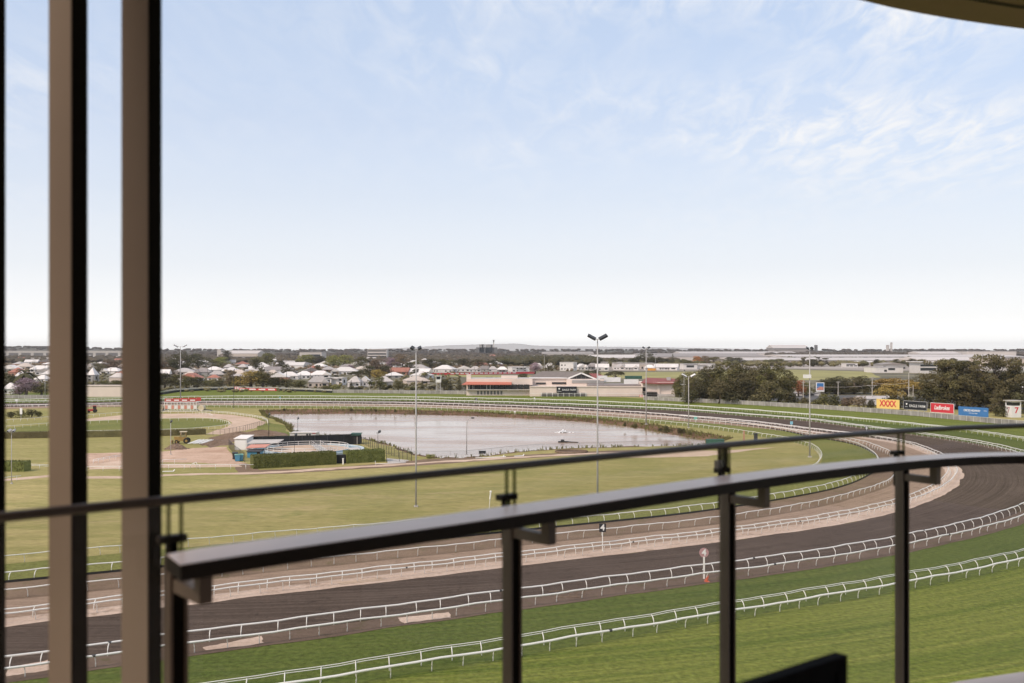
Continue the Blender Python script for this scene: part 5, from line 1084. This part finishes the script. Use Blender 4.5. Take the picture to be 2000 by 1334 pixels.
# ------------------------------------------------------------------ horse pool
def hedge(label, px, w, h, group='clipped hedges', leaf='leaf_hedge', dens=26, name='clipped_hedge', y_base=True):
    P = [G(x, y) for x, y in px]; base = P[0].copy(); t = thing(name, label, 'hedge', base, 0, group); core = MB(); vs = []; fs = []
    rng = random.Random(len(label))
    for a, b in zip(P[:-1], P[1:]):
        a = a-base; b = b-base; u = (b-a).normalized(); n = Vector((-u.y,u.x,0)); L = (b-a).length
        core.add([a, b, b+n*w, a+n*w] + [q+Vector((0,0,h)) for q in (a, b, b+n*w, a+n*w)], [(0,1,5,4),(1,2,6,5),(2,3,7,6),(3,0,4,7),(4,5,6,7)])
        for _ in range(int(dens*L*(h+w))):
            r = rng.random(); s = rng.uniform(0,L)
            if r < h/(h+w)*.8: p = a+u*s+Vector((0,0,rng.uniform(0,h)))-n*rng.uniform(-.03,.14); nn = -n
            elif r < .92: p = a+u*s+n*rng.uniform(0,w)+Vector((0,0,h+rng.uniform(-.03,.16))); nn = Vector((0,0,1))
            else: p = a+(u*L if rng.random()<.5 else u*0)+n*rng.uniform(0,w)+Vector((0,0,rng.uniform(0,h))); nn = u
            nn = (nn+Vector((rng.gauss(0,.6),rng.gauss(0,.6),rng.gauss(0,.6)))).normalized(); q = nn.orthogonal().normalized(); r2 = nn.cross(q); z = rng.uniform(.10,.22); o = len(vs)
            vs += [p-q*z, p-r2*z*.6, p+q*z, p+r2*z*.6]; fs.append((o,o+1,o+2,o+3))
    part('hedge_core', core, leaf, t); lv = MB(); lv.v = [tuple(v) for v in vs]; lv.f = fs; part('leaves', lv, leaf, t)
hedge('long clipped hedge in front of the horse pool', [(495,916),(560,912.5),(657,907)], 3.4, 3.0)
hedge('short clipped hedge right of the pool gate', [(678,905.5),(752,901.5)], 3.4, 2.9)
hedge('dark low hedge below the grass oval, ending at the wire fence', [(290,852),(345,851),(402,848.5)], 2.0, 1.8, leaf='leaf_gum', dens=14)
hedge('dark low hedge below the oval between the two left-hand slats', [(0,857),(60,856),(110,855)], 2.0, 1.9, leaf='leaf_gum', dens=14)
hedge('dark low hedge below the oval seen between the fins', [(160,855),(245,853)], 2.0, 1.9, leaf='leaf_gum', dens=14)
hedge('small clipped hedge at the far left by the sand path', [(0,921),(46,921.5)], 3.0, 2.2, dens=20)
def mesh_fence(label, px, h, sp=2.6, top=True, mat='pole_dark', panel='wire_mesh', group='wire fences', name='wire_fence', pr=.06):
    return paling_fence(label, px, h, sp=sp, group=group, post_mat=mat, name=name, y_is_base=True, panel_mat=panel, pr=pr)
mesh_fence('black wire fence sloping down the right side of the pool yard', [(703,866),(735,880),(770,892),(804,900)], 2.2)
mesh_fence('black wire fence along the left side of the pool yard', [(447,875),(460,889),(478,903)], 2.4, panel='wire_mesh')
mesh_fence('dark wire gate fence at the right end of the short hedge', [(755,903),(780,901.5),(804,900)], 2.2)
mesh_fence('wire fence round the front of the sand ring', [(402,850),(430,851),(448,848.5),(475,843),(500,836),(520,829)], 2.0, pr=.05)
mesh_fence('pale wire fence along the near shore of the lake', [(806,890),(850,891),(910,890),(960,885),(1000,880.5),(1060,876)], 1.3, mat='fence_grey', sp=5, panel='wire_mesh', pr=.035)
mesh_fence('pale wire fence along the right end of the lake', [(1060,876),(1200,871),(1377,868)], 1.2, mat='fence_grey', sp=6, panel='wire_mesh', pr=.035)
paling_fence('black shade-cloth screen behind the horse pool', [(487,874),(565,872),(640,870),(703,867.5)], 3.1, sp=4.0, group='pool yard screens', post_mat='pole_dark', name='screen_fence', y_is_base=True, panel_mat='shade_cloth', pr=.08)
paling_fence('low black screen along the near edge of the pool behind the hedge', [(500,901),(560,899),(602,897)], 1.5, sp=3, group='pool yard screens', post_mat='pole_dark', name='screen_fence', y_is_base=True, panel_mat='shade_cloth', pr=.06)
# pool: ring of water round an island, bridge with rails
pc = G(600,880); pool = thing('horse_pool', 'round blue horse swimming pool with an island and a ramp bridge', 'pool', pc)
pr, pi = 15.0, 11.5
def ring(r0, r1, z0, z1, n=48, ex=1.0):
    mb = MB(); vs = []
    for k in range(n):
        a = 2*math.pi*k/n; c, s = math.cos(a), math.sin(a); vs += [(r0*c,r0*s*ex,z0),(r1*c,r1*s*ex,z0),(r1*c,r1*s*ex,z1),(r0*c,r0*s*ex,z1)]
    mb.add(vs, [(4*k+j, 4*((k+1)%n)+j, 4*((k+1)%n)+(j+1)%4, 4*k+(j+1)%4) for k in range(n) for j in range(4)]); return mb
part('pool_water', MB().disc((0,0,.25), pr, pr, 48), 'pool_blue', pool); part('pool_rim', ring(pr-.1, pr+.6, 0, .55), 'pool_rim', pool); part('island_rim', ring(pi-.4, pi, 0, .6), 'pool_rim', pool); part('island', MB().disc((0,0,.5), pi-.3, pi-.3, 40), 'path_sand', pool)
for z in (1.0, 1.6): part('island_rail', MB().tube([(math.cos(a)*(pi-.3), math.sin(a)*(pi-.3), z) for a in np.linspace(0, 6.283, 49)], .06, 5), 'white_rail', pool)
for k in range(22): a = k/22*6.283; part('island_post', MB().tube([(math.cos(a)*(pi-.3), math.sin(a)*(pi-.3), .5),(math.cos(a)*(pi-.3), math.sin(a)*(pi-.3), 1.65)], .06, 5), 'white_rail', pool)
b0, b1 = Vector((2,2,.6)), Vector((10,-20,.8)); br = MB(); br.bar(b0+Vector((0,0,.7)), b1, 2.4, .2); bdk = part('bridge_deck', br, 'concrete', pool)
for s in (-1.2, 1.2):
    d = (b1-b0).normalized(); n = Vector((-d.y,d.x,0))*s
    mb = MB(); mb.tube([b0+n+Vector((0,0,2.0)), b1+n+Vector((0,0,1.3))], .07, 5); mb.tube([b0+n+Vector((0,0,1.4)), b1+n+Vector((0,0,.7))], .05, 5)
    for k in range(8): q = b0.lerp(b1, k/7)+n; mb.tube([q, q+Vector((0,0,1.7))], .05, 5)
    part('bridge_rail', mb, 'pole_grey', pool)
r0 = Vector((14,-9,1.6)); r1 = Vector((21,-22,.1)); part('ramp', MB().bar(r0, r1, 2.8, .3), 'concrete', pool)
pxpoly('pool_lawn', [(500,876),(640,871.5),(703,869),(730,880),(745,893),(660,895),(500,899)], 0.030, 'turf_inner', 3, 0.15)
pxpoly('pool_paving', [(755,895),(800,899),(790,903),(757,905)], 0.034, 'concrete', 2, .05)
def hut(label, x0, x1, yt, yb, depth, wall, roof, wins=(), rise=.35, name='hut', cat='hut'):
    a = G(x0, yb); b = G(x1, yb); Y = a.y; w = b.x-a.x; h = (yb-yt)*Y/FPX; t = thing(name, label, cat, ((a.x+b.x)/2, Y, 0)); part('wall', MB().box((-w/2,0,0),(w/2,depth,h-.2)), wall, t)
    part('roof', MB().add([(-w/2-.2,-.3,h-.2),(w/2+.2,-.3,h-.2),(w/2+.2,depth+.3,h+rise),(-w/2-.2,depth+.3,h+rise),(-w/2-.2,-.3,h-.05),(w/2+.2,-.3,h-.05),(w/2+.2,depth+.3,h+rise+.15),(-w/2-.2,depth+.3,h+rise+.15)], [(3,2,1,0),(4,5,6,7),(0,1,5,4),(1,2,6,5),(2,3,7,6),(3,0,4,7)]), roof, t)
    for u0,u1,v0,v1,m in wins: part('window' if m == 'glass_dark' else 'panel', MB().box((-w/2+u0*w,-.05,v0*h),(-w/2+u1*w,.0,v1*h)), m, t)
    return t
hut('long white hut with a window and a red corner behind the pool screen', 566, 617, 844, 866, 5, 'wall_white', 'roof_white', ((.63,.70,.55,.85,'glass_dark'),(.74,.80,.55,.85,'glass_dark'),(.86,.99,.86,.94,'sign_red')), -.9)
hut('white shed with a wide roller door at the left of the pool yard', 458, 482, 856, 879, 7, 'wall_white', 'roof_white', ((.08,.92,.05,.85,'sign_white'),), .2, 'shed', 'shed')
hut('dark green hut at the right end of the black screen', 684, 702, 849, 868, 4, 'shade_cloth', 'green_canopy', ((.72,.78,0,.8,'concrete'),), .1)
# canopies
def canopy(label, x0, x1, ytop, yb, depth, mat, tilt=.4):
    a = G(x0, yb); b = G(x1, yb); Y = a.y; w = b.x-a.x; h = (yb-ytop)*Y/FPX; t = thing('canopy', label, 'canopy', ((a.x+b.x)/2, Y, 0), 0, 'canopies in the pool yard')
    part('canopy_roof', MB().add([(-w/2,0,h-tilt),(w/2,0,h-tilt*.6),(w/2,depth,h),(-w/2,depth,h-.1),(-w/2,0,h-tilt+.15),(w/2,0,h-tilt*.6+.15),(w/2,depth,h+.15),(-w/2,depth,h+.05)], [(3,2,1,0),(4,5,6,7),(0,1,5,4),(1,2,6,5),(2,3,7,6),(3,0,4,7)]), mat, t)
    for sx in (-1,1):
        for yy in (.2, depth-.2): part('post', MB().tube([(sx*(w/2-.3),yy,0),(sx*(w/2-.3),yy,h-tilt)], .07, 6), 'pole_grey', t)
canopy('pale sloping canopy in the left part of the pool yard', 482, 543, 863.5, 884, 7, 'concrete', .5)
canopy('salmon red canopy over the blue tank', 480, 519, 872, 892, 5, 'salmon', .5)
t = hut('blue tank with dark end under the salmon canopy', 483, 508, 881, 894, 3, 'blue_paint', 'pole_dark', ((.75,1,.0,.9,'rubber'),), .05, 'tank', 'tank')
# bins
for x, y, m, l in ((464,901,'blue_paint','blue wheelie bin with a pale lid outside the pool fence'), (470,900.5,'blue_paint','second blue wheelie bin, right of its neighbour by the pool fence'), (459,897,'pole_dark','black wheelie bin behind the two blue bins')):
    p = G(x, y); t = thing('wheelie_bin', l, 'bin', p, .2, 'wheelie bins'); part('body', MB().add([(-.5,-.5,.1),(.5,-.5,.1),(.5,.5,.1),(-.5,.5,.1),(-.65,-.65,1.6),(.65,-.65,1.6),(.65,.65,1.6),(-.65,.65,1.6)], [(0,3,2,1),(0,1,5,4),(1,2,6,5),(2,3,7,6),(3,0,4,7),(4,5,6,7)]), m, t)
    part('lid', MB().box((-.72,-.72,1.6),(.72,.75,1.78)), 'teal_paint' if m == 'blue_paint' else 'pole_dark', t)
    for s in (-1,1): part('wheel', MB().tube([(s*.5,.55,.2),(s*.65,.55,.2)], .22, 8), 'rubber', t)
scr('dark water barrel in the hedge gap at the pool gate', 666, 905, 2.2, 2.0, 'sign_black', 'barrel', 'barrel', 1.4)
post_thing('white gatepost in the hedge gap', 670, 907, 896, .3, 'white_rail')
# ------------------------------------------------------------------ yard machines and heaps
p = G(357,866); t = thing('road_roller', 'yellow tractor with a cab parked left of the pool yard', 'tractor', p, math.radians(8))
part('chassis', MB().box((-2.2,-.8,.7),(1.6,.8,1.3)), 'machine_yellow', t); part('bonnet', MB().box((-2.4,-.6,1.3),(-.7,.6,2.1)), 'machine_yellow', t)
cb = part('cab', MB().box((-.6,-.75,1.3),(1.0,.75,2.0)), 'machine_yellow', t)
for sx in (-.55,.95):
    for sy in (-.7,.7): link('pillar', MB().bar((sx,sy,2.0),(sx,sy,3.4),.12).mesh('pillar','machine_yellow'), cb)
link('roof', MB().box((-.8,-.95,3.4),(1.2,.95,3.58)).mesh('roof','padding'), cb); link('glass', MB().box((-.5,-.68,2.0),(.9,.68,3.38)).mesh('glass','balcony_glass'), cb)
for x, r in ((-1.6,.55),(1.2,.85)):
    for s in (-1,1):
        wh = part('wheel', MB().tube([(x,s*.85,r),(x,s*1.25,r)], r, 16), 'rubber', t); link('hub', MB().tube([(x,s*1.26,r),(x,s*1.29,r)], r*.45, 10).mesh('hub','machine_yellow'), wh)
part('blade', MB().box((-3.2,-1.3,.15),(-2.9,1.3,1.0)), 'machine_yellow', t)
p = G(387,867); t = thing('panel_stack', 'heap of white rail sections lying on the grass beside the tractor', 'stack', p)
for k in range(9): mb = MB(); mb.bar((-2.6+k*.55, -1.2, .2+.05*(k%3)), (-1.0+k*.55, 3.6, .9+.12*(k%2)), .30, .14); part('rail_section', mb, 'white_rail', t)
def heap(label, x, y, rx, ry, h, mat):
    p = G(x, y); t = thing('soil_heap', label, 'heap', p, 0, 'heaps of soil and mulch'); mb = MB(); n, m = 26, 8; vs = []
    for j in range(m+1):
        for k in range(n): a = 6.283*k/n; q = j/m; r = 1-q; vs.append((rx*r*math.cos(a)*(1+random.uniform(-.1,.1)), ry*r*math.sin(a)*(1+random.uniform(-.1,.1)), h*(1-r**1.6)*(1+random.uniform(-.16,.16))))
    mb.add(vs, [(j*n+k, j*n+(k+1)%n, (j+1)*n+(k+1)%n, (j+1)*n+k) for j in range(m) for k in range(n)]); part('soil', mb, mat, t)
    cl = MB()
    for _ in range(40): a = random.uniform(0,6.28); q = random.uniform(.5,1.1); cl.dome((rx*q*math.cos(a), ry*q*math.sin(a), max(0,h*(1-q**1.3))*.9), (random.uniform(.1,.3),)*2+(.2,), 6, 2, .3)
    part('clods', cl, mat, t)
heap('small dark soil heap in front of the tractor', 344, 877, 3.2, 2.4, 1.5, 'mulch'); heap('long brown brush heap left of the pool yard', 470, 856, 10, 5, 1.9, 'mulch'); heap('flat brown brush heap behind the pool shed', 512, 850, 9, 4, 1.6, 'mulch'); heap('low mulch heap by the end of the wire fence', 425, 868, 5, 4, 1.1, 'mulch')
# ------------------------------------------------------------------ starting stalls
p = G(353,803); t = thing('starting_gate', 'white starting stalls with red advertising boards on top beside the sand ring', 'starting stalls', p)
Wd = 14.5; st = MB()
for k in range(11):
    x = -Wd/2 + Wd*k/10
    part('stall_post', MB().bar((x,0,.3),(x,0,4.2),.16).bar((x,2.6,.3),(x,2.6,4.2),.16).bar((x,0,1.2),(x,2.6,1.2),.14).bar((x,0,2.2),(x,2.6,2.2),.14), 'white_rail', t)
    if k < 10: part('gate_flap', MB().box((x+.15,-.05,1.0),(x+Wd/10-.15,.05,2.6)), 'white_paint' if k % 2 else 'salmon', t); part('stall_pad', MB().box((x+.25,1.2,.9),(x+Wd/10-.25,1.4,2.4)), 'ware_dark', t)
part('top_beam', MB().box((-Wd/2-.3,-.2,3.9),(Wd/2+.3,2.8,4.25)), 'white_paint', t)
for k in range(4): bp = part('advert_board', MB().box((-Wd/2+k*Wd/4+.1,-.25,4.3),(-Wd/2+(k+1)*Wd/4-.1,-.1,5.7+.12*k)), 'red_paint', t); link('white_band', MB().box((-Wd/2+k*Wd/4+.7,-.28,4.7),(-Wd/2+(k+1)*Wd/4-.7,-.255,5.2)).mesh('white_band','sign_white'), bp)
part('advert_board', MB().box((Wd/2,-.25,4.6),(Wd/2+2.0,-.1,6.2)), 'red_paint', t)
for sx in (-1,1):
    part('padded_end', MB().tube([(sx*(Wd/2+2.0),-.3,1.4),(sx*(Wd/2+2.0),2.8,1.4)], 1.3, 12), 'padding', t); part('chassis', MB().box((sx*(Wd/2+.4)-1.5,.2,.5),(sx*(Wd/2+.4)+1.5,2.4,.8)), 'pole_dark', t)
    for y in (.3,2.3): part('wheel', MB().tube([(sx*(Wd/2+.8)-.2,y,.5),(sx*(Wd/2+.8)+.2,y,.5)], .5, 12), 'rubber', t)
part('tow_bar', MB().bar((Wd/2+2,.8,.9),(Wd/2+7,.2,.3),.35), 'pole_dark', t)
p = G(180,806); t = thing('red_tractor', 'small red tractor seen between the fins', 'tractor', p, .3)
part('body', MB().box((-1.8,-.6,.7),(.4,.6,1.6)), 'red_paint', t); cb = part('cab', MB().box((.3,-.8,.8),(1.8,.8,1.7)).box((.2,-.9,2.9),(1.9,.9,3.1)), 'red_paint', t); link('glass', MB().box((.35,-.75,1.7),(1.75,.75,2.9)).mesh('glass','glass_dark'), cb)
for x, r in ((-1.3,.5),(1.2,.85)):
    for s in (-1,1): part('wheel', MB().tube([(x,s*.8,r),(x,s*1.15,r)], r, 14), 'rubber', t)
# ------------------------------------------------------------------ course markers
def square_sign(label, x, yt, yb, yg, txt, mat, tm, w=1.5, group='distance signs'):
    p = G(x, yg); Y = p.y; zt = CAMZ-(yt-HOR)*Y/FPX; zb = CAMZ-(yb-HOR)*Y/FPX; t = thing('distance_sign', label, 'sign', p, 0, group); h = zt-zb
    part('pole', MB().tube([(0,.08,0),(0,.08,zt-.1)], .06, 6), 'white_rail', t); part('panel', MB().box((-w*h/2,0,zb),(w*h/2,.06,zt)), mat, t)
    if txt: text_part(txt, h*1.0, tm, t, T3((0,-.02,(zt+zb)/2)), .03, name='numeral')
square_sign('black square sign with a white four on a thin pole by the sand track', 1177, 1022.5, 1039, 1077, '4', 'sign_black', 'sign_white', .8)
square_sign('small black and white sign on the far rail of the dirt track', 1692.5, 833, 840, 846, '8', 'sign_black', 'sign_white', .9)
square_sign('small blue sign on the inner rail, farther right', 1546, 823, 829, 836, '', 'sign_cyan', 'sign_white', .9); square_sign('small teal sign on the inner rail before the fig trees', 1358.5, 814, 820, 825, '', 'teal_paint', 'sign_white', 1.1)
square_sign('tiny black sign on the far turf in front of the clubhouse awning', 930, 777.5, 783, 787, '1', 'sign_black', 'sign_white', .9); square_sign('tiny pale sign on the far turf in front of the clubhouse wall', 1044, 776.5, 780, 788, '', 'sign_white', 'sign_white', .8); square_sign('tiny white board on the inner rail behind the lake', 1005.5, 802.5, 805.5, 810, '', 'sign_white', 'sign_white', 1.2)
square_sign('tall thin white-topped marker beside the pool of far rails', 547, 775, 778, 800, '', 'sign_cyan', 'sign_white', .8)
square_sign('white board on a pole between the left-hand slats', 41, 797, 809, 820, '', 'sign_white', 'sign_white', .4); square_sign('tiny white sign on the far rail at the far left', 32, 780, 784, 789, '', 'sign_white', 'sign_white', 1.2)
p = G(1375,1131); t = thing('distance_disc', 'round pink sign with a white four on a white post beside the dirt track', 'sign', p); k = p.y/FPX
part('post', MB().box((-.10,-.06,0),(.10,.06,44*k)), 'white_rail', t); zc = 51.5*k; part('disc', MB().tube([(0,-.02,zc),(0,.06,zc)], 9.2*k, 28), 'sign_pink', t); text_part('4', 17*k, 'sign_white', t, T3((0,-.05,zc)), .03, name='numeral'); part('clip', MB().tube([(-.2,-.1,19*k),(-.1,-.1,19*k)], .06, 6), 'white_rail', t)
p = G(1381,1136.5); t = thing('traffic_cone', 'orange traffic cone lying at the foot of the round sign', 'cone', p); part('cone', MB().tube([(-.12,0,.1),(.18,.0,.75)], [.22,.04], 12), 'orange', t); part('base', MB().box((-.32,-.26,0),(.26,.26,.08)), 'orange', t)
p = G(1110,1167); t = thing('drain_grate', 'rusty hurdle and drain under the rail on the brown verge', 'hurdle', p); mb = MB(); mb.bar((-2.2,0,.7),(2.6,.8,.75),.07); 
for k in range(5): mb.bar((-1.4+k*.8,.1+k*.12,.7),(-1.4+k*.8,.1+k*.12,0),.06)
part('hurdle_frame', mb, 'earth', t); part('drain', MB().box((-1.6,-.1,.03),(1.4,.7,.09)), 'mulch', t)
HAZE = 5e-5
# ------------------------------------------------------------------ the balcony
SA = 0.33; ZT = CAMZ - SA; SB = 0.42; ZH = CAMZ - SB; ZF = CAMZ - 1.4
def spl(px, xs):
    px = sorted(px); X = [p[0] for p in px]; Y = [p[1] for p in px]
    c = np.polyfit(X, Y, 4); return [float(np.polyval(c, x)) for x in xs]
THIN = [(12,1009),(171,993),(330,977),(600,949),(800,932),(998,911),(1200,890),(1420,868),(1600,854),(1760,842),(1880,836),(2000,831)]
XS = [-60,12,90,171,250,330,420,520,600,700,800,900,998,1100,1200,1310,1420,1520,1600,1680,1760,1880,2000,2120]
ty = spl(THIN, XS)
TL = [G(x, y, ZT) for x, y in zip(XS, ty)]                  # plan line of the glass and the thin rail
def at_x(line, xs, x):
    for i in range(len(xs)-1):
        if xs[i] <= x <= xs[i+1]:
            f = (x-xs[i])/(xs[i+1]-xs[i]); return line[i].lerp(line[i+1], f), (line[i+1]-line[i]).normalized()
# floor and soffit follow the same plan
edge = [Vector((p.x, p.y, 0)) for p in TL]
def offs(line, d):
    out = []
    for i, p in enumerate(line):
        t = (line[min(i+1, len(line)-1)] - line[max(i-1, 0)]).normalized(); out.append(p + Vector((-t.y, t.x, 0))*d)
    return out
ext = offs(edge, 0.02); ext = [ext[0] + (ext[0]-ext[1]).normalized()*2.5] + ext + [ext[-1] + (ext[-1]-ext[-2]).normalized()*4]
def slab(name, outline, z0, z1, mat):
    mb = tess([[(p.x, p.y) for p in outline]], z1); mb2 = tess([[(p.x, p.y) for p in outline]], z0)
    mb.add(mb2.v, [tuple(reversed(f)) for f in mb2.f]); n = len(outline)
    mb.add([Vector((p.x, p.y, z0)) for p in outline] + [Vector((p.x, p.y, z1)) for p in outline], [(i, (i+1)%n, n+(i+1)%n, n+i) for i in range(n)])
    return struct(name, mb, mat)
wl = MB().box((-4,-1.75,ZF-.3),(7,-1.5,ZF+3.0)); struct('unseen_apartment_wall', wl, 'soffit')  # out of view; added to keep sky light from behind off the balustrade
slab('balcony_floor', ext + [Vector((7,-2.6,0)), Vector((-3,-2.6,0))], ZF-0.30, ZF, 'floor_tile')
SOF = [(1640,-8),(1680,0),(1740,14.5),(1800,26.5),(1860,37),(1900,43),(1950,50),(2000,56.5),(2080,66)]
ZS = CAMZ + 1.30
sline = [Vector(((x-1000)*1.30/(HOR-y), 1.30*FPX/(HOR-y), 0)) for x, y in SOF]
d0 = (sline[0]-sline[1]).normalized(); sl = [sline[0]+d0*3.5 + Vector((0.0,-0.9,0)), sline[0]+d0*1.6+Vector((0,-.2,0))] + sline + [sline[-1]+Vector((2.5,0.35,0))]
so = slab('balcony_soffit', sl + [Vector((7,-2.6,0)), Vector((-3,-2.6,0))], ZS, ZS+0.35, 'soffit')
for k, dd in enumerate((0.20, 0.33)):
    g = offs(sl, -dd); mb = MB()
    for a, b in zip(g[:-1], g[1:]):
        u = (b-a).normalized(); n = Vector((-u.y, u.x, 0))*0.014
        mb.add([a-n+Vector((0,0,ZS-.002)), b-n+Vector((0,0,ZS-.002)), b+n+Vector((0,0,ZS-.002)), a+n+Vector((0,0,ZS-.002))], [(3,2,1,0)])
    part('drip_groove', mb, 'groove', so)
# vertical fins
for i, (x0, x1, lab) in enumerate(((-62,-33,'dark edge of a vertical bronze fin at the left border of the picture'), (95,140,'slim vertical bronze fin, the left one of the two seen whole'), (237,290,'broad vertical bronze fin standing beside the end of the handrail'))):
    Y0 = 2.2; Y1 = 2.283; X0 = (x0-1000)*Y0/FPX; X1 = (x1-1000)*Y0/FPX
    if i == 0: X1 = (11-1000)*Y1/FPX; X0 = X1-0.06
    t = thing('privacy_fin', lab, 'screen fin', ((X0+X1)/2, Y0, ZF), 0, 'vertical fins of the balcony screen'); w = (X1-X0)/2
    part('fin_body', MB().box((-w,0,0),(w-0.002,Y1-Y0,2.7)), 'fin_bronze', t)
    part('side_shade', MB().box((w-0.0015,0.004,0),(w,Y1-Y0,2.7)), 'fin_shade_black', t)  # thin black sheet standing for the shade on the fin's right face
# balustrade
bal = thing('balustrade', 'dark bronze curved balcony balustrade with flat handrail and glass panels', 'balustrade', (TL[11].x, TL[11].y, ZF))
B0 = Vector((TL[11].x, TL[11].y, ZF))
part('top_rail', MB().tube([p - B0 for p in TL], 0.011, 8), 'rail_gloss', bal, True)
BACK = [(320.5,1080.6),(500,1056),(600,1043),(800,1013),(1001,985),(1100,974),(1250,951),(1399,931),(1500,919.5),(1600,909.5),(1693,900.5),(1760,893.5),(1880,886),(2000,880)]
FRONT = [(353,1105),(500,1082),(600,1069),(800,1037),(1001,1010),(1100,995),(1250,970),(1399,948),(1500,934),(1600,921),(1712,908),(1760,903),(1880,895),(2000,890)]
xb = np.linspace(320.5, 2120, 40); xf = np.linspace(353, 2120, 40)
Bk = [G(x, y, ZH) - B0 for x, y in zip(xb, spl(BACK, xb))]; Fr = [G(x, y, ZH) - B0 for x, y in zip(xf, spl(FRONT, xf))]
# keep a steady width: back edge is the front edge moved outwards
def steady(fr, w):
    out = []
    for i, p in enumerate(fr):
        t = (fr[min(i+1, len(fr)-1)] - fr[max(i-1, 0)]); t.z = 0; t.normalize(); out.append(p + Vector((-t.y, t.x, 0))*w)
    return out
wid = np.median([min((a-b).length for b in Fr) for a in Bk]); Bk = steady(Fr, float(wid)); Bk[0] = G(324, 1083, ZH) - B0; Bk[1] = Bk[0].lerp(Bk[2], .5)
mb = MB(); TH_H = 0.031; n = len(Fr); bev = 0.004; vs = []
for f, b in zip(Fr, Bk):
    u = (b-f).normalized()*bev; Z = Vector((0,0,1))
    vs += [f - Z*TH_H, f - Z*bev, f + u, b - u, b - Z*bev, b - Z*TH_H]
mb.add(vs, [(6*i+k, 6*(i+1)+k, 6*(i+1)+(k+1)%6, 6*i+(k+1)%6) for i in range(n-1) for k in range(6)] + [(0,1,2,3,4,5), tuple(6*(n-1)+k for k in (5,4,3,2,1,0))])
hro = part('handrail', mb, 'rail_dark', bal)  # body coloured near-black to stand for its shaded front
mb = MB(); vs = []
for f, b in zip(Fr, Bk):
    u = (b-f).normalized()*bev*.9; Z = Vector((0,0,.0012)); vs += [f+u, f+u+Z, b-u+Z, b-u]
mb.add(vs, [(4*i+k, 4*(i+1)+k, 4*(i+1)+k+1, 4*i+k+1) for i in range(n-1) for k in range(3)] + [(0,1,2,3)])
link('sheen_plate', mb.mesh('sheen_plate', 'handrail_sheen'), hro)  # pale sheet standing for the sky's reflection on the handrail top
PX = [341, 997, 1418, 1759]
posts = []
for k, x in enumerate(PX + [2090]):
    p, u = at_x(TL, XS, x); p = p - B0; posts.append(p); nrm = Vector((u.y, -u.x, 0))       # inboard
    if x > 2000: break
    Mx = Matrix(((u.x, nrm.x, 0, p.x), (u.y, nrm.y, 0, p.y), (0, 0, 1, 0), (0, 0, 0, 1)))
    top = ZH - ZF - TH_H - 0.001; zh = ZH - ZF
    po = part('post', MB().box((-0.012,-0.008,0),(0.012,0.022,top), Mx), 'fin_shade_black', bal)
    for s in (-1, 1): link('flat_bar', MB().box((s*0.017-0.0035,-0.012,0),(s*0.017+0.0035,0.026,top), Mx).mesh('flat_bar', 'handrail_bronze'), po)
    link('cap_plate', MB().box((-0.030,-0.030,zh-0.006),(0.030,-0.003,zh+0.010), Mx).mesh('cap_plate', 'rail_dark'), po)
    link('cap_stem', MB().box((-0.012,-0.026,top-.1),(0.012,-0.0125,zh-0.006), Mx).mesh('cap_stem', 'fin_shade_black'), po)
    if k == 2: link('stub', MB().box((-0.016,-0.024,zh+0.010),(0.016,-0.006,ZT-ZF-0.01), Mx).mesh('stub', 'fin_shade_black'), po); link('clamp', MB().box((-0.034,-0.024,zh+0.010),(-0.017,-0.006,zh+0.038), Mx).mesh('clamp', 'handrail_bronze'), po)
    # bracket: out from the post towards the balcony, then up to the handrail
    br = MB().box((-0.014,0.0265,top-0.074),(0.014,0.172,top-0.046), Mx).box((-0.014,0.142,top-0.046),(0.014,0.172,top), Mx)
    part('bracket', br, 'handrail_bronze', bal)
ends = [TL[0]-B0] + posts
for a, b in zip(ends[:-1], ends[1:]):
    u = (b-a).normalized(); g = 0.014; a2 = a + u*g; b2 = b - u*g; nn = Vector((-u.y, u.x, 0))*0.006
    zt = ZT - ZF - 0.008; mb = MB(); q = [Vector((v.x, v.y, 0.05)) for v in (a2, b2)]; r = [Vector((v.x, v.y, zt)) for v in (a2, b2)]
    mb.add([q[0], q[1], r[1], r[0]], [(0,1,2,3)])
    gl = part('glass_panel', mb, 'balcony_glass', bal)
    for v0, v1 in ((q[0], r[0]), (q[1], r[1])): link('glass_edge', MB().box((-0.003,-0.006,0.05),(0.003,0.006,zt), Matrix.Translation((v0.x, v0.y, 0)) @ Matrix.Rotation(math.atan2(u.y, u.x), 4, 'Z')).mesh('glass_edge', 'glass_edge'), gl)
# chair on the balcony: only the corner of its back shows
cr = Vector((0.690, 2.118, ZF)); ang = math.atan2(0.616, 0.787)
ch = thing('lounge_chair', 'black outdoor chair on the balcony with only its backrest corner showing', 'chair', cr, ang)
hb = 0.735
mb = MB(); mb.bar((0,0,0.02),(0,0,hb),.035,.03); mb.bar((-.56,0,0.02),(-.56,0,hb),.035,.03); mb.bar((0.018,0,hb),(-.578,0,hb),.030,.028); part('back_frame', mb, 'chair_black', ch)
part('backrest', MB().box((-.545,-.012,.42),(-.015,.012,hb-.012)), 'chair_black', ch)
part('seat', MB().box((-.54,.01,.38),(-.02,.56,.42)), 'chair_black', ch)
for sx in (0, -.56): part('leg', MB().bar((sx,.55,0),(sx,.55,.42),.035,.03), 'chair_black', ch); None
# ------------------------------------------------------------------ air
hz = MB().box((-11400,-1600,-6),(11400,11400,98)); t = NT('haze_air'); t.nt.nodes.remove(t.b)
pv = t.n('ShaderNodeVolumePrincipled'); pv.inputs['Color'].default_value = (.98,.94,.91,1); pv.inputs['Density'].default_value = HAZE; pv.inputs['Anisotropy'].default_value = 0.5
t.l(pv.outputs[0], t.out.inputs['Volume'])
tag(link('haze', hz.mesh('haze', 'haze_air')), kind='stuff')
